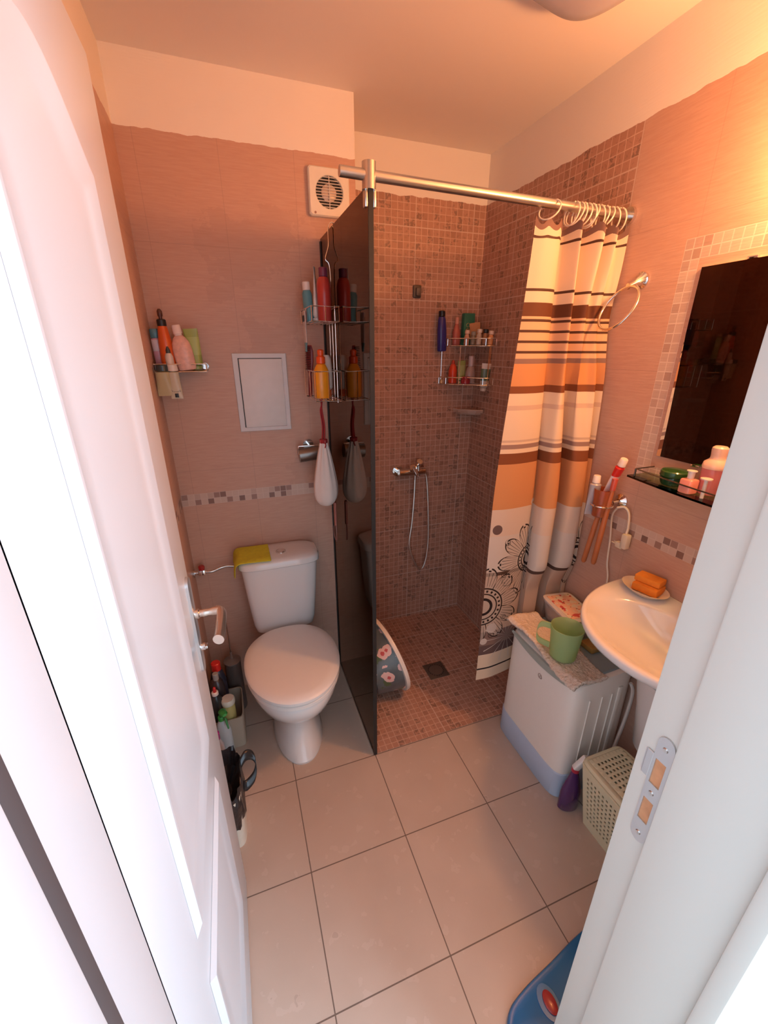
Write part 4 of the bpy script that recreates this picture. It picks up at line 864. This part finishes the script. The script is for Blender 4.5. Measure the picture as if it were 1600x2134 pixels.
# ---- basin
sk = thing('wash_basin', 'white half-round wall basin with soap dish on it', 'basin', (XR, -0.58, 0.85))
def dring(s, z, w=.295, d=.40):
    out = []
    for i in range(72):
        t = 2 * PI * i / 72; c, q = math.cos(t), math.sin(t)
        if c <= 0: out.append(Vector((-.0008, w * s * math.copysign(abs(q) ** .9, q), z)))
        else: out.append(Vector((-.0008 - d * s * c ** .85, w * s * math.copysign(abs(q) ** .95, q), z)))
    return out
def ering(cx, hx, hy, z, cy=0): return [Vector((cx - hx * math.cos(2 * PI * i / 72), cy + hy * math.sin(2 * PI * i / 72), z)) for i in range(72)]
b = BM(); loft(b, [dring(.34, -.21), dring(.46, -.17), dring(.70, -.095), dring(.90, -.045), dring(.985, -.024), dring(1.0, -.012), dring(1.0, -.003), dring(.992, .003), dring(.97, .005), ering(-.222, .152, .226, .001), ering(-.218, .142, .214, -.010), ering(-.195, .118, .175, -.055, -.015), ering(-.165, .080, .115, -.095, -.035), ering(-.155, .035, .045, -.112, -.045), ering(-.15, .01, .012, -.113, -.05)])
obj('bowl', b, M_PORC, sk, auto=60)
b = BM(); loft(b, [dring(.20, -.535, .40, .50), dring(.26, -.50, .42, .50), dring(.30, -.35, .42, .48), dring(.36, -.20, .42, .48)]); obj('half_pedestal', b, M_PORC, sk)
b = BM(); lathe(b, [(.020, -.112), (.022, -.1105), (.018, -.1095), (.001, -.110)], c=(-.15, -.05, 0)); obj('drain_ring', b, M_CHROME, sk)
b = BM(); cyl(b, (-.055, 0, .004), (-.055, 0, .075), .021, 20); tube(b, smooth_pts([(-.055, 0, .045), (-.11, 0, .055), (-.155, 0, .045)], 5), .012, 12); tube(b, [(-.055, 0, .08), (-.075, 0, .10), (-.13, 0, .115)], [.02, .012, .008], 12); tp = obj('tap', b, M_CHROME, sk)
sd = thing('soap_dish', 'round white soap dish on the far back corner of the basin', 'soap dish', (0.806, -0.385, 0.856))
b = BM(); lathe(b, [(.035, 0), (.040, .001), (.058, .018), (.060, .020), (.057, .020), (.038, .005), (.001, .004)], 48, sx=.92, sy=1.25); obj('dish', b, plastic((.84, .72, .58), .2), sd)
b = BM(); lathe(b, [(.030, .0045), (.030, .0055), (.001, .0056)], 32, sx=.8, sy=1.1); obj('drip_insert', b, plastic((.80, .66, .50), .3), sd)
sp_ = thing('sponge', 'folded orange sponge cloth lying in the soap dish', 'sponge', (0.812, -0.388, 0.867))
b = BM(); box(b, -.030, .030, -.042, .036, -.004, .022, .004); obj('lower_layer', b, mat('orange_sponge', (.85, .27, .03), .9, var=.1, scale=90, bump=.5), sp_)
b = BM(); box(b, -.014, .034, -.038, .040, .0225, .044, .004); obj('upper_layer', b, mat('orange_sponge2', (.88, .30, .035), .9, var=.1, scale=90, bump=.5), sp_)
sp_.rotation_euler = (0, 0, .25)

# ---- small washing machine
wm = thing('washing_machine', 'small white top-loading washing machine with a pale blue base beside the shower', 'washing machine', (0.715, -0.222, 0))
MW = mat('machine_white', (.86, .80, .72), .38, var=.015); MBL = mat('machine_blue', (.47, .56, .70), .4, var=.02)
def mring(z, g_=0.0, e=7.0): return sring(0, 0, .141 + g_, .188 + g_, z, e, 64)
b = BM(); loft(b, [mring(.0), mring(.004, .003), mring(.118, .003), mring(.122, 0)]); obj('base', b, MBL, wm, label='pale blue base')
b = BM()
def tring(z0, dz, g_=0.0, e=7.0): return [Vector((p.x, p.y, z0 + dz * (p.x + .14) / .28)) for p in mring(z0, g_, e)]
loft(b, [mring(.120), mring(.30, -.001), tring(.510, .02, -.002), tring(.530, .02, -.006, 6), tring(.534, .02, -.012, 6)]); obj('body', b, MW, wm)
b = BM(); box(b, -.118, .128, -.165, .172, .538, .556, .008); obj('lid', b, mat('machine_lid', (.27, .33, .34), .3), wm, label='grey-blue lid')
b = BM()
for x in (-.07, -.015, .03): box(b, x - .0016, x + .0016, -.1915, -.187, .14, .47, .001)
box(b, .055, .075, -.1915, -.186, .13, .49, .003); obj('rib', b, MW, wm)
b = BM(); tube(b, circle((-.1415, -.02, .455), .009, 'x', 20), .0012, 6, closed=True); tube(b, circle((-.1415, -.025, .452), .006, 'x', 20), .001, 6, closed=True); obj('emblem', b, plastic((.42, .30, .26)), wm)
b = BM(); rr_ = []
for k in range(15):
    t = k / 14; y = .165 - .335 * t; dp = .028 * math.sin(PI * t) ** .8
    rr_.append([Vector((-.1425, y, .527)), Vector((-.1435, y, .527 - dp)), Vector((-.136, y, .531))])
loft(b, rr_, True, True); obj('scoop', b, mat('scoop_grey', (.38, .41, .36), .4), wm)
b = BM(); tube(b, smooth_pts([(.100, -.195, .50), (.108, -.205, .46), (.098, -.21, .35), (.075, -.212, .20), (.06, -.212, .10)], 6), .006, 8); obj('drain_hose', b, plastic((.62, .55, .50)), wm)
# towel
b = BM(); R_ = []; random.seed(11)
NXT, NYT = 40, 70
for i in range(NXT + 1):
    row = []
    for j in range(NYT + 1):
        u_ = i / NXT; v_ = j / NYT
        x = .560 + u_ * .140 + .010 * math.sin(5 * v_); y = -.032 - v_ * .385 - .02 * u_ * math.sin(3 * v_) - .03 * (1 - u_) * v_ * 0
        z = .5655 + .006 * math.sin(7 * v_ + 2 * u_) * math.sin(4 * u_ + 1) + random.uniform(-.0030, .0030)
        z += .012 * math.exp(-((v_ - .02) / .05) ** 2) + .010 * math.exp(-((u_) / .12) ** 2)
        if x < .576: z -= (.576 - x) * 1.1
        row.append(b.verts.new((x, y, z)))
    R_.append(row)
for i in range(NXT):
    for j in range(NYT): b.faces.new((R_[i][j], R_[i + 1][j], R_[i + 1][j + 1], R_[i][j + 1]))
tw = obj('towel', b, mat('terry_cream', (.72, .60, .50), .95, var=.22, scale=140, bump=1.0), mods=(('SOLIDIFY', dict(thickness=.012, offset=0)),), auto=0)
tag(tw, 'cream terry towel folded along the front of the washing machine top', 'towel')
# cup
gm = thing('plastic_mug', 'large green translucent plastic mug on the towel on the washing machine', 'mug', (0.612, -0.290, 0.577))
def green_plastic():
    m = mat('green_frosted', (.60, .74, .42), .35, var=.03); n = m.node_tree.nodes; l = m.node_tree.links; p = n['Principled BSDF']
    tr_ = n.new('ShaderNodeBsdfTransparent'); tr_.inputs[0].default_value = (.72, .88, .55, 1); tl = n.new('ShaderNodeBsdfTranslucent'); tl.inputs[0].default_value = (.62, .80, .44, 1)
    m1 = n.new('ShaderNodeMixShader'); m1.inputs[0].default_value = .35; l.new(p.outputs[0], m1.inputs[1]); l.new(tl.outputs[0], m1.inputs[2])
    m2 = n.new('ShaderNodeMixShader'); m2.inputs[0].default_value = .42; l.new(m1.outputs[0], m2.inputs[1]); l.new(tr_.outputs[0], m2.inputs[2]); l.new(m2.outputs[0], n['Material Output'].inputs[0]); return m
MG = green_plastic()
b = BM(); lathe(b, [(.040, 0), (.044, .004), (.050, .07), (.0555, .125), (.0545, .126), (.0525, .124), (.047, .07), (.041, .006), (.001, .005)], 48); obj('cup', b, MG, gm)
b = BM(); hpnts = smooth_pts([(-.036, .036, .112), (-.060, .060, .110), (-.068, .068, .08), (-.062, .062, .045), (-.034, .034, .032)], 7)
rings = []
for p in hpnts: rings.append([p + Vector((dx * .707 * 1, dx * .707, dz)) for dx, dz in ((-.003, -.011), (.003, -.011), (.003, .011), (-.003, .011))])
loft(b, rings); obj('handle', b, MG, gm)
# plastic food box
fb = thing('storage_container', 'clear plastic container with a picture label on top, behind the green mug', 'container', (0.768, -0.135, 0.5575))
b = BM(); loft(b, [sring(0, 0, .050, .080, 0, 7), sring(0, 0, .062, .095, .085, 7), sring(0, 0, .060, .093, .085, 7), sring(0, 0, .048, .078, .003, 7)]); obj('tub', b, mat('frosted_box', (.62, .56, .54), .3, trans=.5), fb)
b = BM(); loft(b, [sring(0, 0, .064, .097, .084, 7), sring(0, 0, .065, .098, .092, 7), sring(0, 0, .058, .090, .095, 7)]); obj('lid', b, mat('frosted_lid', (.66, .60, .58), .3), fb)
def picture_mat():
    m, n, l, p = nm('label_picture'); g = NG(m); vec, xyz = g.coord(); c = g.mix(g.m('GREATER_THAN', g.noise(vec, 30, 3), .52), (.86, .50, .34), (.80, .66, .50))
    c = g.mix(g.m('GREATER_THAN', g.noise(vec, 42, 2), .60), c, (.62, .10, .09)); c = g.mix(g.m('GREATER_THAN', g.noise(vec, 55, 3), .66), c, (.03, .02, .03)); l.new(c, p.inputs['Base Color']); p.inputs['Roughness'].default_value = .25; return m
b = BM(); box(b, -.050, .050, -.082, .080, .0952, .0965, .0005); obj('picture_label', b, picture_mat(), fb)
fb.rotation_euler = (0, 0, -.15)
t = thing('yellow_sachet', 'small amber packet on the machine lid under the basin edge', 'packet', (0.765, -0.275, 0.5575))
b = BM(); box(b, -.030, .030, -.030, .030, 0, .022, .005); obj('pack', b, mat('amber_pack', (.38, .20, .05), .5, var=.2), t)
b = BM(); box(b, -.032, .032, .0305, .036, .004, .010, .002); obj('seam', b, plastic((.3, .16, .05)), t)

# ---- purple spray bottle
pu = bottle('spray_bottle', 'purple spray cleaner with white trigger between the washing machine and the laundry basket', 'bottle', (0.610, -0.4430, 0.0), [
    B([(.034, 0), (.038, .004), (.038, .080), (.034, .105), (.022, .150), (.013, .185)], mat('purple_liquid', (.10, .03, .15), .12, trans=.2, coat=.5), sy=.62),
    B(cylp(.0135, .022, .002, .185), plastic((.45, .02, .05)), 'collar', label='red collar'),
    B([(.010, 0), (.0125, .003), (.0125, .066), (.010, .070)], plastic((.84, .80, .76)), 'trigger_head', rot=(.15, .42, 0), off=(-.006, -.004, .205), e=4, sy=.8),
    B([(.003, 0), (.005, .01), (.004, .04)], plastic((.45, .02, .04)), 'trigger', rot=(0, .9, 0), off=(.010, .002, .225))], (0, 0, -.25))
# ---- laundry basket
lb = thing('laundry_basket', 'cream perforated plastic laundry basket with lid under the basin', 'basket', (0.690, -0.660, 0))
MC = mat('basket_cream', (.74, .67, .45), .45, var=.02)
def perforated(bm, f, nu, nv, hu=.45, hv=.45, mu=(0, 1), mv=(0, 1)):
    """grid of frames round holes; f maps (u,v) in 0..1 to 3D"""
    g0 = {}
    def V(u, v):
        k = (round(u, 5), round(v, 5))
        if k not in g0: g0[k] = bm.verts.new(f(u, v))
        return g0[k]
    for i in range(nu):
        for j in range(nv):
            u0, u1, v0, v1 = i / nu, (i + 1) / nu, j / nv, (j + 1) / nv; du, dv = (u1 - u0) * (1 - hu) / 2, (v1 - v0) * (1 - hv) / 2
            o4 = [V(u0, v0), V(u1, v0), V(u1, v1), V(u0, v1)]; q4 = [V(u0 + du, v0 + dv), V(u1 - du, v0 + dv), V(u1 - du, v1 - dv), V(u0 + du, v1 - dv)]
            hole = mu[0] <= (i + .5) / nu <= mu[1] and mv[0] <= (j + .5) / nv <= mv[1]
            for k in range(4): bm.faces.new((o4[k], o4[(k + 1) % 4], q4[(k + 1) % 4], q4[k]))
            if not hole: bm.faces.new(q4)
BX0, BX1, BY0, BY1 = -.068, .062, -.150, .150      # bottom half extents (local), top flares
TX0, TX1, TY0, TY1 = -.103, .062, -.180, .180
ZB = .285
def side(f0, f1):
    def f(u, v):
        a = Vector(f0[0]).lerp(Vector(f0[1]), u); c = Vector(f1[0]).lerp(Vector(f1[1]), u); return a.lerp(c, v)
    return f
b = BM()
c0 = [(BX0, BY1, 0), (BX0, BY0, 0), (BX1, BY0, 0), (BX1, BY1, 0)]; c1 = [(TX0, TY1, ZB), (TX0, TY0, ZB), (TX1, TY0, ZB), (TX1, TY1, ZB)]
for k, nu in ((0, 22), (1, 9), (2, 22), (3, 9)):
    k2 = (k + 1) % 4; perforated(b, side((c0[k], c0[k2]), (c1[k], c1[k2])), nu, 14, .46, .50, (.06, .94) if nu > 12 else (.15, .85), (.16, .84))
bmesh.ops.remove_doubles(b, verts=b.verts, dist=.0005); b.faces.new([b.verts.new(p) for p in [(x, y, .002) for x, y, z in c0]])
obj('basket_body', b, MC, lb, smooth=False, mods=(('SOLIDIFY', dict(thickness=.003, offset=-1)),))
b = BM()
def rim(z, g_, e=9): cx, cy = (TX0 + TX1) / 2, 0; return sring(cx, cy, (TX1 - TX0) / 2 + g_, (TY1 - TY0) / 2 + g_, z, e, 64)
loft(b, [rim(ZB - .018, .003), rim(ZB - .016, .007), rim(ZB - .004, .008), rim(ZB - .002, .005), rim(ZB - .002, -.002), rim(ZB - .018, -.002), rim(ZB - .018, .003)], False, False); obj('rim', b, MC, lb, auto=30)
b = BM(); bw = (TX1 - TX0) / 2
loft(b, [rim(ZB, .006), rim(ZB + .006, .007), rim(ZB + .014, .002), rim(ZB + .018, -.010)], False, False)
def lf(u, v):
    x = TX0 + .010 + (TX1 - TX0 - .020) * u; y = TY1 - .010 - (TY1 - TY0 - .020) * v; return Vector((x, y, ZB + .018 + .006 * math.sin(PI * u) * math.sin(PI * v)))
perforated(b, lf, 10, 20, .50, .45, (.12, .9), (.06, .94)); obj('lid', b, MC, lb, auto=30, mods=(('SOLIDIFY', dict(thickness=.0025, offset=-1)),))
b = BM(); box(b, BX0 + .008, BX1 - .02, BY0 + .02, BY1 - .02, .010, .10, .02); obj('laundry', b, mat('dark_laundry', (.03, .025, .03), .9), lb)
t = thing('cable_loop', 'black and white cord loop standing on the laundry basket lid beside the jamb', 'cord', (0.760, -0.585, 0.3085))
b = BM(); tube(b, circle((0, 0, .026), .024, 'y', 28, 0.2, 3.6, full=False), .0032, 8); obj('black_loop', b, M_BLACK, t)
b = BM(); tube(b, circle((.004, .002, .026), .024, 'y', 28, 3.6, 6.2, full=False), .0028, 8); obj('white_loop', b, plastic((.7, .68, .62)), t)

# ---- blue mat by the doorway
bm_t = thing('bath_mat', 'blue plastic mat with a red oval by the doorway, lower right', 'mat', (0.30, -0.85, 0))
b = BM()
mo = [(.055, -.868), (.082, -.820), (.144, -.797), (.254, -.777), (.375, -.755), (.50, -.748), (.560, -.765), (.580, -.81), (.575, -.875), (.54, -.912), (.40, -.918), (.22, -.918), (.115, -.916), (.070, -.905)]
mo = [Vector((p[0] - .30, p[1] + .85, 0)) for p in mo]
mo = smooth_pts([mo[-1]] + mo + [mo[0], mo[1]], 6)[6:-6][:-1]
def mring_(s, z): return [Vector((p.x * s, (p.y) * s + 0, z)) for p in mo]
def inset_(d, z):
    out = []
    for i, p in enumerate(mo):
        t = (mo[(i + 1) % len(mo)] - mo[i - 1]).normalized(); out.append(Vector((p.x + t.y * d, p.y - t.x * d, z)))
    return out
loft(b, [inset_(.002, 0), inset_(0, .004), inset_(0, .020), inset_(.003, .026), inset_(.010, .027), inset_(.015, .0245)])
obj('pad', b, mat('blue_plastic', (.0, .13, .33), .35, var=.05), bm_t)
b = BM(); lathe(b, [(.020, .0246), (.020, .030), (.016, .032), (.001, .0325)], 28, sx=.75, sy=1.2, c=(-.108, .008, 0)); obj('red_oval', b, plastic((.32, .03, .03)), bm_t, label='dark red oval')
b = BM(); lathe(b, [(.030, .0246), (.030, .0262), (.024, .0264)], 28, sx=.85, sy=1.2, c=(-.110, .010, 0)); obj('oval_seat', b, mat('blue_plastic_lighter', (.01, .16, .36), .35), bm_t)
b = BM(); box(b, .02, .05, .052, .058, .0245, .0285, .001); obj('ridge', b, mat('blue_ridge', (.0, .17, .38), .35), bm_t)

# ---- ceiling lamp (off)
cl_ = thing('ceiling_lamp', 'greyish frosted glass ceiling lamp, unlit, at the top of the view', 'lamp', (0.46, -0.190, ZC))
b = BM(); loft(b, [sring(0, 0, h, h, z, 4.0, 64) for z, h in ((-.018, .175), (-.026, .180), (-.040, .178), (-.058, .160), (-.068, .125), (-.072, .07), (-.073, .02))]); obj('shade', b, mat('frosted_glass', (.50, .48, .56), .22, var=.03, coat=.3), cl_)
b = BM(); loft(b, [sring(0, 0, h, h, z, 4.0, 48) for z, h in ((-.0005, .15), (-.020, .15))]); obj('base', b, plastic((.7, .66, .6)), cl_)
cl_.rotation_euler = (0, 0, .25)
